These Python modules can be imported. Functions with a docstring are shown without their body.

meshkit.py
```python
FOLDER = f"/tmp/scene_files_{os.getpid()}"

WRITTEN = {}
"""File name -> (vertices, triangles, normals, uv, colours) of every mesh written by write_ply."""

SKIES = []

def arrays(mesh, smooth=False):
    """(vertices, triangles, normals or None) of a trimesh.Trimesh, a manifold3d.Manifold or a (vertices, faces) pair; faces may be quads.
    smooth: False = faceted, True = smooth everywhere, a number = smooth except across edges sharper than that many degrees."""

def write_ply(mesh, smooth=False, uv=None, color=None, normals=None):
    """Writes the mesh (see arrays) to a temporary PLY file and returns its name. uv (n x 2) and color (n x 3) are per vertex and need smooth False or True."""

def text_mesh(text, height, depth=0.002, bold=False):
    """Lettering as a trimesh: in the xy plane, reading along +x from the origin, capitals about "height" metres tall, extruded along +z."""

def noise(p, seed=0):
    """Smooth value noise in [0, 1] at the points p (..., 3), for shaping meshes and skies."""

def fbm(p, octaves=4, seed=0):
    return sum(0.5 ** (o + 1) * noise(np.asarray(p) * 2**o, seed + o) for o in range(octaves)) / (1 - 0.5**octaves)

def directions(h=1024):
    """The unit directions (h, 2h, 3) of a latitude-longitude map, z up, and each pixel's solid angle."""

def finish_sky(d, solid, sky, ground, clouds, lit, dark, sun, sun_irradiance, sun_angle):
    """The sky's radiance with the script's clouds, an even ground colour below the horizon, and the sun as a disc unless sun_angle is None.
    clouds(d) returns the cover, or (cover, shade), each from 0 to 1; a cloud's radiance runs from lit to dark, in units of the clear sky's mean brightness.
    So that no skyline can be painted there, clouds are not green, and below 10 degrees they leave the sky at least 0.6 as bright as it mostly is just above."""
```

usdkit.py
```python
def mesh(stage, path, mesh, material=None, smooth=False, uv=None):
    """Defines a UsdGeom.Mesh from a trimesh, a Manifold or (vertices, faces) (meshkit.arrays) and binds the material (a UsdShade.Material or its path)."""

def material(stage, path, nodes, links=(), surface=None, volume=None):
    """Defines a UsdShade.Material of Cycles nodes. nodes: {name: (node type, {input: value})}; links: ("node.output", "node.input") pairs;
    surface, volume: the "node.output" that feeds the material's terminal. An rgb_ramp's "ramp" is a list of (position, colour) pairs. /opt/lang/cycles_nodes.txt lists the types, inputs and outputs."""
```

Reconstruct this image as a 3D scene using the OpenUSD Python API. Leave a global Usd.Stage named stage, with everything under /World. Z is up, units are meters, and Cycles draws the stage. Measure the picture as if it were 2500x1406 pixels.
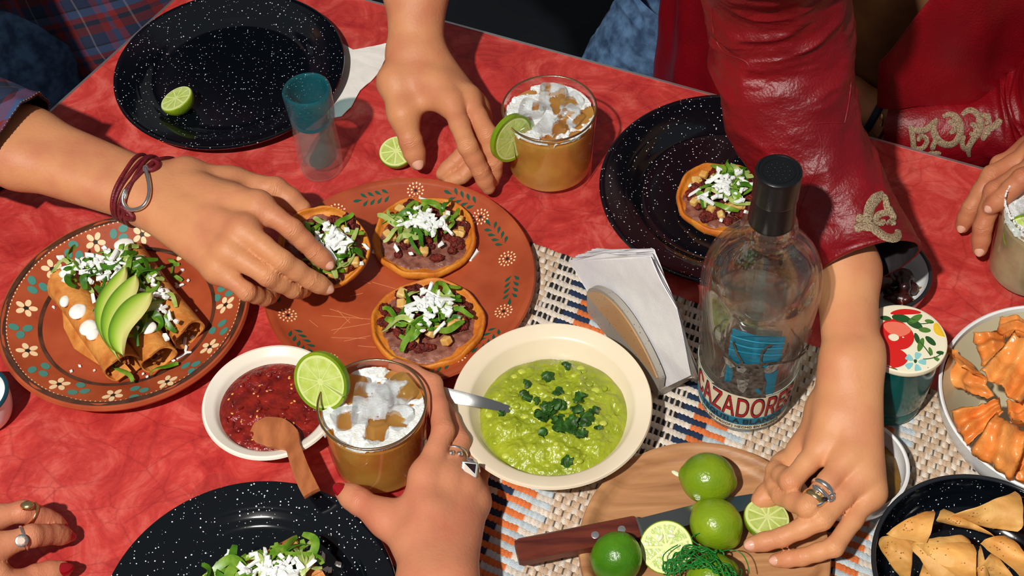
import math, numpy as np, trimesh, manifold3d, usdkit, meshkit
from pxr import Usd, UsdGeom, UsdLux, Gf, Sdf, UsdShade, Vt
from shapely.geometry import Polygon, Point, LineString
from shapely import affinity
stage = Usd.Stage.CreateInMemory()
UsdGeom.SetStageUpAxis(stage, UsdGeom.Tokens.z); UsdGeom.SetStageMetersPerUnit(stage, 1.0)
UsdGeom.Xform.Define(stage, '/World'); UsdGeom.Scope.Define(stage, '/World/Looks')
stage.SetDefaultPrim(stage.GetPrimAtPath('/World'))
# ---------------------------------------------------------------- camera, lamp, surroundings, exposure
EXPOSURE = 0.0
KEY = 5600.0          # the strobe, up and to the left behind the camera
FILL = 0.05
T = 0.75              # height of the table top
CAMH, FPX = 1.1, 3500.0
_p, _r = math.radians(50.7), math.radians(-2.9)
FW = np.array([0, math.cos(_p), -math.sin(_p)]); _rt = np.array([1.0, 0, 0]); _up = np.cross(_rt, FW)
RT = _rt*math.cos(_r) + _up*math.sin(_r); UP = _up*math.cos(_r) - _rt*math.sin(_r)
CAM = np.array([0, 0, T + CAMH])
cam = UsdGeom.Camera.Define(stage, '/World/camera')
cam.CreateHorizontalApertureAttr(36.0); cam.CreateVerticalApertureAttr(36.0*1406/2500)
cam.CreateFocalLengthAttr(36.0*FPX/2500); cam.CreateClippingRangeAttr(Gf.Vec2f(0.05, 50)); cam.CreateExposureAttr(EXPOSURE)
cam.AddTransformOp().Set(Gf.Matrix4d(*RT, 0, *UP, 0, *(-FW), 0, *CAM, 1))
key = UsdLux.SphereLight.Define(stage, '/World/key_lamp')
key.CreateRadiusAttr(0.045); key.CreateIntensityAttr(KEY); key.CreateColorAttr(Gf.Vec3f(1.0, 0.955, 0.88))
UsdGeom.Xformable(key).AddTranslateOp().Set(Gf.Vec3d(-0.85, -0.75, T + 2.7))
dome = UsdLux.DomeLight.Define(stage, '/World/ambient'); dome.CreateIntensityAttr(FILL); dome.CreateColorAttr(Gf.Vec3f(0.95, 0.97, 1.0))
# ---------------------------------------------------------------- helpers
def P(x, y, h=0.0):
    """the point at height h above the table top that stands at this place of the photograph"""
    d = FW*FPX + RT*(x-1250) - UP*(y-703)
    return CAM + d*((h-CAMH)/d[2])
def Q(*pts): return np.array([P(*p) for p in pts])
def proj(p):
    d = np.asarray(p, float) - CAM; z = d@FW
    return np.stack([1250 + FPX*(d@RT)/z, 703 - FPX*(d@UP)/z], -1)
def S(r, g, b):
    c = np.array([r, g, b])/255.0
    return tuple(np.where(c < 0.04045, c/12.92, ((c+0.055)/1.055)**2.4))
def unit(v): v = np.asarray(v, float); return v/max(np.linalg.norm(v), 1e-12)
_count = {}
def numbered(path):
    n = _count.get(path, 0); _count[path] = n+1
    return path if n == 0 else f'{path}_{n:03d}'
_base = {}
def thing(name, label, cat, base=(0, 0, 0), group=None, kind=None):
    path = numbered('/World/' + name); x = UsdGeom.Xform.Define(stage, path)
    x.AddTranslateOp().Set(Gf.Vec3d(*map(float, base))); o = x.GetPrim(); _base[path] = np.asarray(base, float)
    for k, v in (('label', label), ('category', cat), ('group', group), ('kind', kind)):
        if v: o.SetCustomDataByKey(k, v)
    return path
def part(parent, name, mesh, mat, smooth=35, label=None, kind=None, col=None):
    path = numbered(parent + '/' + name); root = parent
    while root not in _base: root = root.rpartition('/')[0]
    v, f, n = meshkit.arrays(mesh, smooth if col is None else (True if smooth else False))
    v = v - _base[root]
    m = UsdGeom.Mesh.Define(stage, path)
    m.CreatePointsAttr(Vt.Vec3fArray.FromNumpy(v.astype(np.float32)))
    m.CreateFaceVertexCountsAttr(Vt.IntArray.FromNumpy(np.full(len(f), 3, np.int32)))
    m.CreateFaceVertexIndicesAttr(Vt.IntArray.FromNumpy(f.astype(np.int32).ravel()))
    m.CreateSubdivisionSchemeAttr('none')
    if n is not None:
        m.CreateNormalsAttr(Vt.Vec3fArray.FromNumpy(n.astype(np.float32))); m.SetNormalsInterpolation('vertex')
    if col is not None:
        UsdGeom.PrimvarsAPI(m).CreatePrimvar('col', Sdf.ValueTypeNames.Color3fArray, 'vertex').Set(Vt.Vec3fArray.FromNumpy(np.asarray(col, np.float32)))
    UsdShade.MaterialBindingAPI.Apply(m.GetPrim()).Bind(UsdShade.Material.Get(stage, '/World/Looks/' + mat))
    if label: m.GetPrim().SetCustomDataByKey('label', label)
    if kind: m.GetPrim().SetCustomDataByKey('kind', kind)
    return path
def one(name, mesh, mat, label, cat, base=None, group=None, kind=None, smooth=35, col=None):
    """a thing that is one mesh"""
    path = '/World/' + name
    v = meshkit.arrays(mesh)[0]; b = np.array([*(v.max(0)+v.min(0))[:2]/2, v[:, 2].min()]) if base is None else np.asarray(base, float)
    nm = numbered(path); _count['/World/' + name] -= 1
    _base[nm] = b; _base['/World'] = b
    p = part('/World', name, mesh, mat, smooth, col=col); del _base['/World']
    o = stage.GetPrimAtPath(p); UsdGeom.Xformable(o).AddTranslateOp().Set(Gf.Vec3d(*map(float, b)))
    for k, w in (('label', label), ('category', cat), ('group', group), ('kind', kind)):
        if w: o.SetCustomDataByKey(k, w)
    return p
def TM(v, f): return trimesh.Trimesh(np.asarray(v, float), np.asarray(f), process=False)
def cat(*ms): return trimesh.util.concatenate([m for m in ms])
def at(m, *p):
    m = m.copy(); m.apply_translation(np.array(p if len(p) == 3 else p[0], float)); return m
def grid_faces(n, m, wrap):
    i, j = np.meshgrid(np.arange(n-1), np.arange(m if wrap else m-1), indexing='ij'); k = (j+1) % m
    a, b, c, d = i*m+j, i*m+k, (i+1)*m+k, (i+1)*m+j
    return np.concatenate([np.stack([a, b, c], -1).reshape(-1, 3), np.stack([a, c, d], -1).reshape(-1, 3)])
def lathe(prof, n=96, wob=None):
    """prof: (r, z) from the axis at the bottom outside up, over, and back to the axis"""
    prof = np.asarray(prof, float); th = np.arange(n)*2*np.pi/n
    r = prof[:, 0][:, None]*np.ones(n); z = prof[:, 1][:, None]*np.ones(n)
    if wob is not None: r, z = wob(r, z, th[None, :])
    v = np.stack([r*np.cos(th), r*np.sin(th), z], -1).reshape(-1, 3)
    m = TM(v, grid_faces(len(prof), n, True)); m.merge_vertices(); m.update_faces(m.nondegenerate_faces()); return m
def curve(pts, n=40):
    """smooth curve through the points"""
    from scipy.interpolate import CubicSpline
    pts = np.asarray(pts, float)
    if len(pts) == 2: return pts[0] + np.linspace(0, 1, n)[:, None]*(pts[1]-pts[0])
    t = np.r_[0, np.cumsum(np.linalg.norm(np.diff(pts, axis=0), axis=1)+1e-9)]
    return CubicSpline(t, pts)(np.linspace(0, t[-1], n))
def frames(c, ref=None):
    t = np.gradient(c, axis=0); t /= np.linalg.norm(t, axis=1, keepdims=True)
    u = np.zeros_like(c); r = np.array([0, 0, 1.0]) if ref is None else np.asarray(ref, float)
    if abs(unit(r)@t[0]) > 0.97: r = np.array([1.0, 0.3, 0])
    for i in range(len(c)):
        r = r - t[i]*(r@t[i]); r = r/np.linalg.norm(r); u[i] = r
    return t, u, np.cross(t, u)
def tube(c, r, n=10, ref=None, flat=1.0, cap=True):
    """round or flattened (flat: height over width) tube along c; r a number or one per point"""
    c = np.asarray(c, float); r = np.broadcast_to(np.asarray(r, float), (len(c),)); t, u, w = frames(c, ref)
    th = np.arange(n)*2*np.pi/n
    v = c[:, None] + (u[:, None]*np.sin(th)[:, None]*flat + w[:, None]*np.cos(th)[:, None])*r[:, None, None]
    v = v.reshape(-1, 3); f = grid_faces(len(c), n, True)
    if cap:
        k = len(v); v = np.vstack([v, c[0], c[-1]]); j = np.arange(n); e = (len(c)-1)*n
        f = np.vstack([f, np.stack([np.full(n, k), (j+1) % n, j], -1), np.stack([np.full(n, k+1), e+j, e+(j+1) % n], -1)])
    m = TM(v, f)
    if m.volume < 0: m.invert()
    return m
def ribbon(c, up, w, th=0.0006):
    """flat strip with thickness along c; up: its face's normal at each point"""
    c = np.asarray(c, float); t = np.gradient(c, axis=0); t /= np.linalg.norm(t, axis=1, keepdims=True)
    up = np.broadcast_to(up, c.shape); s = np.cross(t, up); s /= np.maximum(np.linalg.norm(s, axis=1, keepdims=True), 1e-9); nn = np.cross(s, t)
    w = np.broadcast_to(np.asarray(w, float), (len(c),))[:, None]/2
    v = np.stack([c-s*w-nn*th, c-nn*th*0.3+nn*w*0.12, c+s*w-nn*th, c+s*w+nn*th, c+nn*th+nn*w*0.12, c-s*w+nn*th], 1)
    n = len(c); f = grid_faces(n, 6, True); j = np.arange(1, 5); e = (n-1)*6
    f = np.vstack([f, np.stack([0*j, j+1, j], -1)[:4], np.stack([0*j+e, e+j, e+j+1], -1)[:4]])
    m = TM(v.reshape(-1, 3), f)
    if m.volume < 0: m.invert()
    return m
def ball(c, r, sub=2, sc=(1, 1, 1), R=None):
    m = trimesh.creation.icosphere(subdivisions=sub, radius=1.0); v = m.vertices*np.asarray(sc)*r
    if R is not None: v = v@np.asarray(R).T
    return TM(v + np.asarray(c), m.faces)
def rbox(size, bev, sub=1):
    """box with rounded edges, centred"""
    s = np.asarray(size)/2 - bev; b = trimesh.creation.icosphere(subdivisions=sub, radius=bev).vertices
    pts = np.concatenate([b + s*np.array(c) for c in [(x, y, z) for x in (-1, 1) for y in (-1, 1) for z in (-1, 1)]])
    return trimesh.convex.convex_hull(pts)
def rotm(ax, deg): return trimesh.transformations.rotation_matrix(math.radians(deg), ax)
def frame_to(n, x=(1, 0, 0)):
    n = unit(n); x = np.asarray(x, float); x = unit(x - n*(x@n)); return np.stack([x, np.cross(n, x), n], 1)
def place(m, R, c): return TM(np.asarray(m.vertices)@np.asarray(R).T + np.asarray(c), m.faces)
def bumpy(m, amp, scale, seed=0, octv=3):
    m = m.copy(); n = m.vertex_normals; v = np.asarray(m.vertices)
    m.vertices = v + n*((meshkit.fbm(v*scale + 50, octv, seed)-0.5)*2*amp)[:, None]; return m
def poly(pts, h, z=0.0):
    m = trimesh.creation.extrude_polygon(Polygon(pts).buffer(0), h, engine='earcut'); m.apply_translation([0, 0, z]); return m
def smin(a, b, k):
    h = np.maximum(k-np.abs(a-b), 0)/k; return np.minimum(a, b) - h*h*k*0.25
def seg(p, a, b, ra, rb):
    ba = b-a; t = np.clip(((p-a)@ba)/max(ba@ba, 1e-12), 0, 1)
    return np.linalg.norm(p - a - t[:, None]*ba, axis=1) - (ra + t*(rb-ra))
def nets(D, org, h):
    """surface nets: the zero level of the grid D as a mesh"""
    s = D < 0; nx, ny, nz = D.shape
    cnt = sum(s[a:nx-1+a, b:ny-1+b, c:nz-1+c].astype(np.int8) for a in (0, 1) for b in (0, 1) for c in (0, 1))
    act = np.argwhere((cnt > 0) & (cnt < 8)); ids = -np.ones(cnt.shape, np.int64); ids[tuple(act.T)] = np.arange(len(act))
    acc = np.zeros((len(act), 3)); num = np.zeros(len(act))
    cor = [(a, b, c) for a in (0, 1) for b in (0, 1) for c in (0, 1)]
    val = {c: D[act[:, 0]+c[0], act[:, 1]+c[1], act[:, 2]+c[2]] for c in cor}
    for i, a in enumerate(cor):
        for b in cor[i+1:]:
            if sum(x != y for x, y in zip(a, b)) != 1: continue
            va, vb = val[a], val[b]; x = (va < 0) != (vb < 0); t = np.where(x, va/np.where(x, va-vb, 1), 0)
            acc += x[:, None]*(np.array(a) + t[:, None]*(np.array(b)-np.array(a))); num += x
    V = org + h*(act + acc/num[:, None]); F = []
    for ax in range(3):
        o1, o2 = [k for k in range(3) if k != ax]
        sl0 = [slice(None)]*3; sl1 = [slice(None)]*3; sl0[ax] = slice(0, -1); sl1[ax] = slice(1, None)
        a, b = s[tuple(sl0)], s[tuple(sl1)]; e = np.argwhere(a != b)
        e = e[(e[:, o1] > 0) & (e[:, o2] > 0) & (e[:, o1] < D.shape[o1]-1) & (e[:, o2] < D.shape[o2]-1)]
        ins = s[tuple(e.T)]
        def g(d1, d2):
            c = e.copy(); c[:, o1] -= d1; c[:, o2] -= d2; return ids[tuple(c.T)]
        q = np.stack([g(1, 1), g(0, 1), g(0, 0), g(1, 0)], 1)
        flip = ins if ax != 1 else ~ins
        q = np.where(flip[:, None], q, q[:, ::-1]); F += [q[:, [0, 1, 2]], q[:, [0, 2, 3]]]
    m = TM(V, np.vstack(F)); m.remove_unreferenced_vertices()
    if m.volume < 0: m.invert()
    return m
def sdf_mesh(fn, lo, hi, h, cull=None):
    lo = np.asarray(lo, float); n = np.ceil((np.asarray(hi)-lo)/h/6).astype(int)*6 + 6
    ax = [lo[k] + h*np.arange(n[k]) for k in range(3)]; B = 6
    cx = [a[B//2::B] - h*0.5 for a in ax]; C = np.stack(np.meshgrid(*cx, indexing='ij'), -1)
    c = np.concatenate([fn(x) for x in np.array_split(C.reshape(-1, 3), max(1, C.size//300000))]).reshape(C.shape[:3])
    D = np.repeat(np.repeat(np.repeat(c, B, 0), B, 1), B, 2).astype(np.float32)
    near = np.argwhere(np.abs(c) < h*B*0.95 + 0.004); o = np.stack(np.meshgrid(*[np.arange(B)]*3, indexing='ij'), -1).reshape(-1, 3)
    _, grp = np.unique(near//3, axis=0, return_inverse=True); grp = grp.ravel(); order = np.argsort(grp, kind='stable'); cuts = np.flatnonzero(np.diff(grp[order]))+1
    for g in np.split(order, cuts):
        idx = (near[g][:, None]*B + o[None]).reshape(-1, 3); pts = lo + idx*h; f = fn
        if cull: m = (pts.max(0)+pts.min(0))/2; f = cull(m, np.linalg.norm(pts.max(0)-m)).fn
        D[tuple(idx.T)] = f(pts)
    return nets(D, lo, h)
def relax(m, n, a=.5, b=.52):
    from scipy.sparse import coo_matrix, diags
    v = np.array(m.vertices); e = np.unique(np.sort(m.edges, 1), axis=0); N = len(v); A_ = coo_matrix((np.ones(len(e)*2), (np.r_[e[:, 0], e[:, 1]], np.r_[e[:, 1], e[:, 0]])), shape=(N, N)).tocsr(); deg = np.maximum(np.asarray(A_.sum(1)).ravel(), 1)
    for i in range(n):
        for k in (a, -b): v = v + k*((A_@v)/deg[:, None] - v)
    return TM(v, m.faces)
def raycast(pix, mesh, off=0.0):
    """where the sight lines through these places of the photograph meet the mesh"""
    v = np.asarray(mesh.vertices); f = np.asarray(mesh.faces); out = []; pv = proj(v)[f]; lo, hi = pv.min(1), pv.max(1)
    for x, y in pix:
        g = f[(lo[:, 0] <= x+.01) & (hi[:, 0] >= x-.01) & (lo[:, 1] <= y+.01) & (hi[:, 1] >= y-.01)]
        if not len(g): out.append(None); continue
        a = v[g[:, 0]]; e1 = v[g[:, 1]]-a; e2 = v[g[:, 2]]-a
        d = unit(FW*FPX + RT*(x-1250) - UP*(y-703)); p = np.cross(d, e2); det = (e1*p).sum(1); det = np.where(np.abs(det) < 1e-14, 1e-14, det)
        s = CAM-a; u = (s*p).sum(1)/det; q = np.cross(s, e1); w = (q@d)/det; t = (e2*q).sum(1)/det
        ok = (u >= -1e-6) & (w >= -1e-6) & (u+w <= 1+1e-6) & (t > 0.05)
        out.append(CAM + d*(t[ok].min()-off) if ok.any() else None)
    return out
def fill_hits(h):
    g = [x for x in h if x is not None]; return np.array(g) if len(g) > 1 else None
rng = np.random.default_rng(7)
# ---------------------------------------------------------------- materials
def M(name, base=(0.5, 0.5, 0.5), rough=0.5, var=None, vscale=30.0, bump=0.0, bscale=200.0, bdetail=3, vdetail=3, vlo=0.35, vhi=0.65, space='position', stretch=None, dist=0.0, **kw):
    """principled with optional noise colour (towards var) and noise relief"""
    N = {'p': ('principled_bsdf', {'base_color': base, 'roughness': rough, **kw}), 'g': ('geometry', {})}; L = []
    src = 'g.position'
    if space == 'object': N['tc'] = ('texture_coordinate', {}); src = 'tc.object'
    if stretch: N['mp'] = ('mapping', {'scale': stretch}); L.append((src, 'mp.vector')); src = 'mp.vector'
    if var is not None:
        N['n'] = ('noise_texture', {'scale': vscale, 'detail': vdetail, 'distortion': dist}); N['r'] = ('rgb_ramp', {'ramp': [(vlo, base), (vhi, var)]})
        L += [(src, 'n.vector'), ('n.fac', 'r.fac'), ('r.color', 'p.base_color')]
    if bump:
        N['bn'] = ('noise_texture', {'scale': bscale, 'detail': bdetail}); N['b'] = ('bump', {'strength': 1.0, 'distance': bump})
        L += [(src, 'bn.vector'), ('bn.fac', 'b.height'), ('b.normal', 'p.normal')]
    usdkit.material(stage, '/World/Looks/' + name, N, L, surface='p.BSDF')
def MV(name, rough=0.5, bump=0.0, bscale=300.0, **kw):
    """principled coloured by the mesh's own dye colours (primvar col)"""
    N = {'a': ('attribute', {'attribute': 'col'}), 'p': ('principled_bsdf', {'roughness': rough, **kw}), 'g': ('geometry', {})}; L = [('a.color', 'p.base_color')]
    if bump:
        N['bn'] = ('noise_texture', {'scale': bscale, 'detail': 3}); N['b'] = ('bump', {'strength': 1.0, 'distance': bump})
        L += [('g.position', 'bn.vector'), ('bn.fac', 'b.height'), ('b.normal', 'p.normal')]
    usdkit.material(stage, '/World/Looks/' + name, N, L, surface='p.BSDF')
def M_pane(name, tint=(1, 1, 1), ior=1.45, rough=0.0, gl=(1, 1, 1), bump=0.0):
    usdkit.material(stage, '/World/Looks/' + name, {'t': ('transparent_bsdf', {'color': tint}), 'g': ('glossy_bsdf', {'color': gl, 'roughness': rough}), 'f': ('fresnel', {'IOR': ior}), 'm': ('mix_closure', {}), 'ge': ('geometry', {}), 'iv': ('math', {'math_type': 'subtract', 'value1': 1.0}), 'ml': ('math', {'math_type': 'multiply'}), 'bn': ('noise_texture', {'scale': 110.0, 'detail': 2}), 'b': ('bump', {'distance': bump})},
        ([('ge.position', 'bn.vector'), ('bn.fac', 'b.height'), ('b.normal', 'g.normal')] if bump else []) + [('ge.backfacing', 'iv.value2'), ('iv.value', 'ml.value1'), ('f.fac', 'ml.value2'), ('ml.value', 'm.fac'), ('t.BSDF', 'm.closure1'), ('g.BSDF', 'm.closure2')], surface='m.closure')
def M_blown(name, tint, body, amount):
    """hand-blown glass clouded by seeds and ripples"""
    usdkit.material(stage, '/World/Looks/' + name, {'t': ('transparent_bsdf', {'color': tint}), 'd': ('diffuse_bsdf', {'color': body}), 'tr': ('translucent_bsdf', {'color': body}), 'dd': ('mix_closure', {'fac': 0.5}), 'm0': ('mix_closure', {'fac': amount}), 'g': ('glossy_bsdf', {'color': (1, 1, 1), 'roughness': 0.03}), 'f': ('fresnel', {'IOR': 1.6}), 'm': ('mix_closure', {}), 'ge': ('geometry', {}), 'iv': ('math', {'math_type': 'subtract', 'value1': 1.0}), 'ml': ('math', {'math_type': 'multiply'}),
        'mp': ('mapping', {'scale': (1, 1, 2.2)}), 'bn': ('noise_texture', {'scale': 150.0, 'detail': 3, 'distortion': 1.0}), 'b': ('bump', {'distance': 0.0016})},
        [('ge.position', 'mp.vector'), ('mp.vector', 'bn.vector'), ('bn.fac', 'b.height'), ('b.normal', 'g.normal'), ('ge.backfacing', 'iv.value2'), ('iv.value', 'ml.value1'), ('f.fac', 'ml.value2'), ('ml.value', 'm.fac'), ('d.BSDF', 'dd.closure1'), ('tr.BSDF', 'dd.closure2'), ('t.BSDF', 'm0.closure1'), ('dd.closure', 'm0.closure2'), ('m0.closure', 'm.closure1'), ('g.BSDF', 'm.closure2')], surface='m.closure')
def M_glass(name, color=(1, 1, 1), ior=1.45, rough=0.0, clear=0.35, tint=None):
    """refracting glass with a share of straight transparency so that light gets through"""
    usdkit.material(stage, '/World/Looks/' + name, {'t': ('transparent_bsdf', {'color': tint or color}), 'g': ('glass_bsdf', {'color': color, 'roughness': rough, 'IOR': ior}), 'm': ('mix_closure', {'fac': 1-clear})},
        [('t.BSDF', 'm.closure1'), ('g.BSDF', 'm.closure2')], surface='m.closure')
# table laminate: crushed-paper pattern
def _laminate():
    N = {'g': ('geometry', {}), 'n0': ('noise_texture', {'scale': 9.0, 'detail': 3}), 'mx': ('vector_math', {'math_type': 'multiply_add', 'vector2': (0.022, 0.022, 0.022)}),
         'n1': ('noise_texture', {'scale': 17.0, 'detail': 7, 'roughness': 0.70, 'distortion': 1.2}), 'c1': ('rgb_ramp', {'ramp': [(0.34, (0.40, 0.020, 0.020)), (0.5, (0.55, 0.046, 0.038)), (0.64, (0.68, 0.115, 0.090))]}),
         'n4': ('noise_texture', {'scale': 130.0, 'detail': 4, 'roughness': 0.7}), 'r4': ('map_range', {'from_min': 0.3, 'from_max': 0.7, 'to_min': 0.80, 'to_max': 1.20}), 'h0': ('hsv', {}),
         'p': ('principled_bsdf', {'roughness': 0.45, 'specular_ior_level': 0.4})}
    L = [('g.position', 'n0.vector'), ('n0.color', 'mx.vector1'), ('g.position', 'mx.vector3'), ('g.position', 'n1.vector'), ('g.position', 'n4.vector'), ('n1.fac', 'c1.fac'), ('n4.fac', 'r4.value'), ('r4.result', 'h0.value'), ('c1.color', 'h0.color')]
    last = 'h0.color'
    for k, (sc, wd, dark, amt, ns) in enumerate(((13.0, .026, True, .50, 7.0), (27.0, .05, True, .42, 15.0), (19.0, .020, False, .10, 11.0), (48.0, .04, False, .08, 24.0), (60.0, .09, True, .25, 20.0))):
        N |= {f'mp{k}': ('mapping', {'rotation': (0.3*k, 0.2*k, 0.9*k), 'location': (3.1*k, 1.7*k, 0.3), 'scale': (1.0, 1.7, 1.0)}), f'v{k}': ('voronoi_texture', {'feature': 'distance_to_edge', 'scale': sc}), f'r{k}': ('rgb_ramp', {'ramp': [(0.0, (1, 1, 1)), (wd*.35, (.45, .45, .45)), (wd, (0, 0, 0))]}),
              f'k{k}': ('noise_texture', {'scale': ns, 'detail': 2}), f'm{k}': ('rgb_ramp', {'ramp': [(0.46, (0, 0, 0)), (0.60, (amt, amt, amt))]}), f'x{k}': ('math', {'math_type': 'multiply'}), f'o{k}': ('mix_color', {'b': (0.26, 0.012, 0.014) if dark else (0.78, 0.20, 0.16)})}
        L += [('mx.vector', f'mp{k}.vector'), (f'mp{k}.vector', f'v{k}.vector'), (f'mp{k}.vector', f'k{k}.vector'), (f'v{k}.distance', f'r{k}.fac'), (f'k{k}.fac', f'm{k}.fac'), (f'r{k}.color', f'x{k}.value1'), (f'm{k}.color', f'x{k}.value2'), (f'x{k}.value', f'o{k}.fac'), (last, f'o{k}.a')]; last = f'o{k}.result'
    N |= {'vc': ('voronoi_texture', {'feature': 'f1', 'scale': 16.0}), 'sc': ('separate_color', {}), 'vm': ('math', {'math_type': 'multiply_add', 'value2': 0.22, 'value3': 0.89}), 'hs': ('hsv', {})}
    L += [('mx.vector', 'vc.vector'), ('vc.color', 'sc.color'), ('sc.r', 'vm.value1'), ('vm.value', 'hs.value'), (last, 'hs.color'), ('hs.color', 'p.base_color')]
    usdkit.material(stage, '/World/Looks/laminate', N, L, surface='p.BSDF')
_laminate()
def M_enamel(name, base, dot, scale=230.0, cut=0.62, size=0.22, rough=0.08):
    usdkit.material(stage, '/World/Looks/' + name, {
        'g': ('geometry', {}), 'v': ('voronoi_texture', {'feature': 'f1', 'scale': scale}), 's': ('separate_color', {}), 'r': ('rgb_ramp', {'ramp': [(cut, (0, 0, 0)), (1.0, (size, size, size))]}),
        'lt': ('math', {'math_type': 'less_than'}), 'm': ('mix_color', {'a': base, 'b': dot}), 'p': ('principled_bsdf', {'roughness': rough, 'specular_ior_level': 0.6})},
        [('g.position', 'v.vector'), ('v.color', 's.color'), ('s.r', 'r.fac'), ('v.distance', 'lt.value1'), ('r.color', 'lt.value2'), ('lt.value', 'm.fac'), ('m.result', 'p.base_color')], surface='p.BSDF')
M_enamel('black_enamel', (0.0022, 0.0036, 0.0060), (0.75, 0.78, 0.80), 420.0, 0.60, 0.32, 0.10)
M_enamel('grey_stoneware', S(158, 152, 142), (0.10, 0.09, 0.08), 420.0, 0.6, 0.30, 0.5)
M_enamel('tan_stoneware', S(192, 150, 104), (0.22, 0.12, 0.06), 420.0, 0.55, 0.30, 0.3)
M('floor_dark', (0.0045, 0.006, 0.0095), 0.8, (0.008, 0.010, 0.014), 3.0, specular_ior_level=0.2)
M('aluminium', (0.62, 0.62, 0.62), 0.35, metallic=0.9)
M('leg_black', (0.02, 0.02, 0.02), 0.5)
M('clay', S(158, 66, 36), 0.38, S(180, 84, 48), 22.0, bump=0.0003, bscale=90, specular_ior_level=0.5)
M('clay_dark', S(60, 38, 30), 0.35, S(92, 56, 40), 60.0)
M('paint_cream', S(246, 218, 172), 0.5); M('paint_teal', S(72, 140, 128), 0.5); M('paint_green', S(10, 84, 66), 0.45); M('paint_black', (0.02, 0.016, 0.014), 0.5)
M('scratch', S(214, 150, 100), 0.6)
M('white_melamine', S(246, 240, 228), 0.22, S(238, 230, 214), 12.0)
M('cream_melamine', S(238, 224, 198), 0.25, S(230, 212, 184), 10.0)
M('enamel_white', S(238, 240, 240), 0.15); M('enamel_rim_black', (0.015, 0.018, 0.024), 0.2); M('enamel_rim_teal', S(18, 62, 78), 0.2)
M('green_interior', S(188, 180, 150), 0.3)
M('skin_tan', S(208, 142, 98), 0.5, S(196, 122, 88), 26.0, bump=0.00032, bscale=360, bdetail=4, vlo=0.4, vhi=0.7, subsurface_weight=0.10, subsurface_scale=0.003, specular_ior_level=0.33)
M('skin_warm', S(200, 132, 92), 0.5, S(188, 112, 80), 26.0, bump=0.00032, bscale=360, bdetail=4, vlo=0.4, vhi=0.7, subsurface_weight=0.10, subsurface_scale=0.003, specular_ior_level=0.33)
M('skin_light', S(214, 150, 104), 0.5, S(204, 132, 94), 24.0, bump=0.00022, bscale=380, bdetail=4, vlo=0.4, vhi=0.7, subsurface_weight=0.10, subsurface_scale=0.003, specular_ior_level=0.33)
M('skin_pink', S(206, 136, 100), 0.5, S(198, 118, 90), 24.0, bump=0.00032, bscale=360, bdetail=4, vlo=0.4, vhi=0.7, subsurface_weight=0.10, subsurface_scale=0.003, specular_ior_level=0.33)
M('nail', S(226, 170, 146), 0.22, specular_ior_level=0.6); M('nail_red', S(150, 8, 24), 0.12, specular_ior_level=0.7)
M('red_leather', S(132, 3, 18), 0.40, S(110, 2, 14), 14.0, bump=0.0007, bscale=420, bdetail=4, specular_ior_level=0.5)
M('red_leather_seam', S(120, 4, 18), 0.5); M('red_thread', S(196, 50, 62), 0.6)
M('silver_glitter', S(206, 184, 150), 0.35, S(130, 104, 78), 900.0, metallic=0.45, bump=0.0012, bscale=1300, vdetail=1)
M('jacket_lining', (0.012, 0.008, 0.01), 0.7); M('tan_shirt', S(150, 104, 58), 0.8, S(120, 80, 44), 20.0)
M('denim', S(84, 118, 156), 0.85, S(40, 66, 100), 60.0, bump=0.0006, bscale=700)
M('denim_seam', S(150, 120, 80), 0.8)
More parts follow.
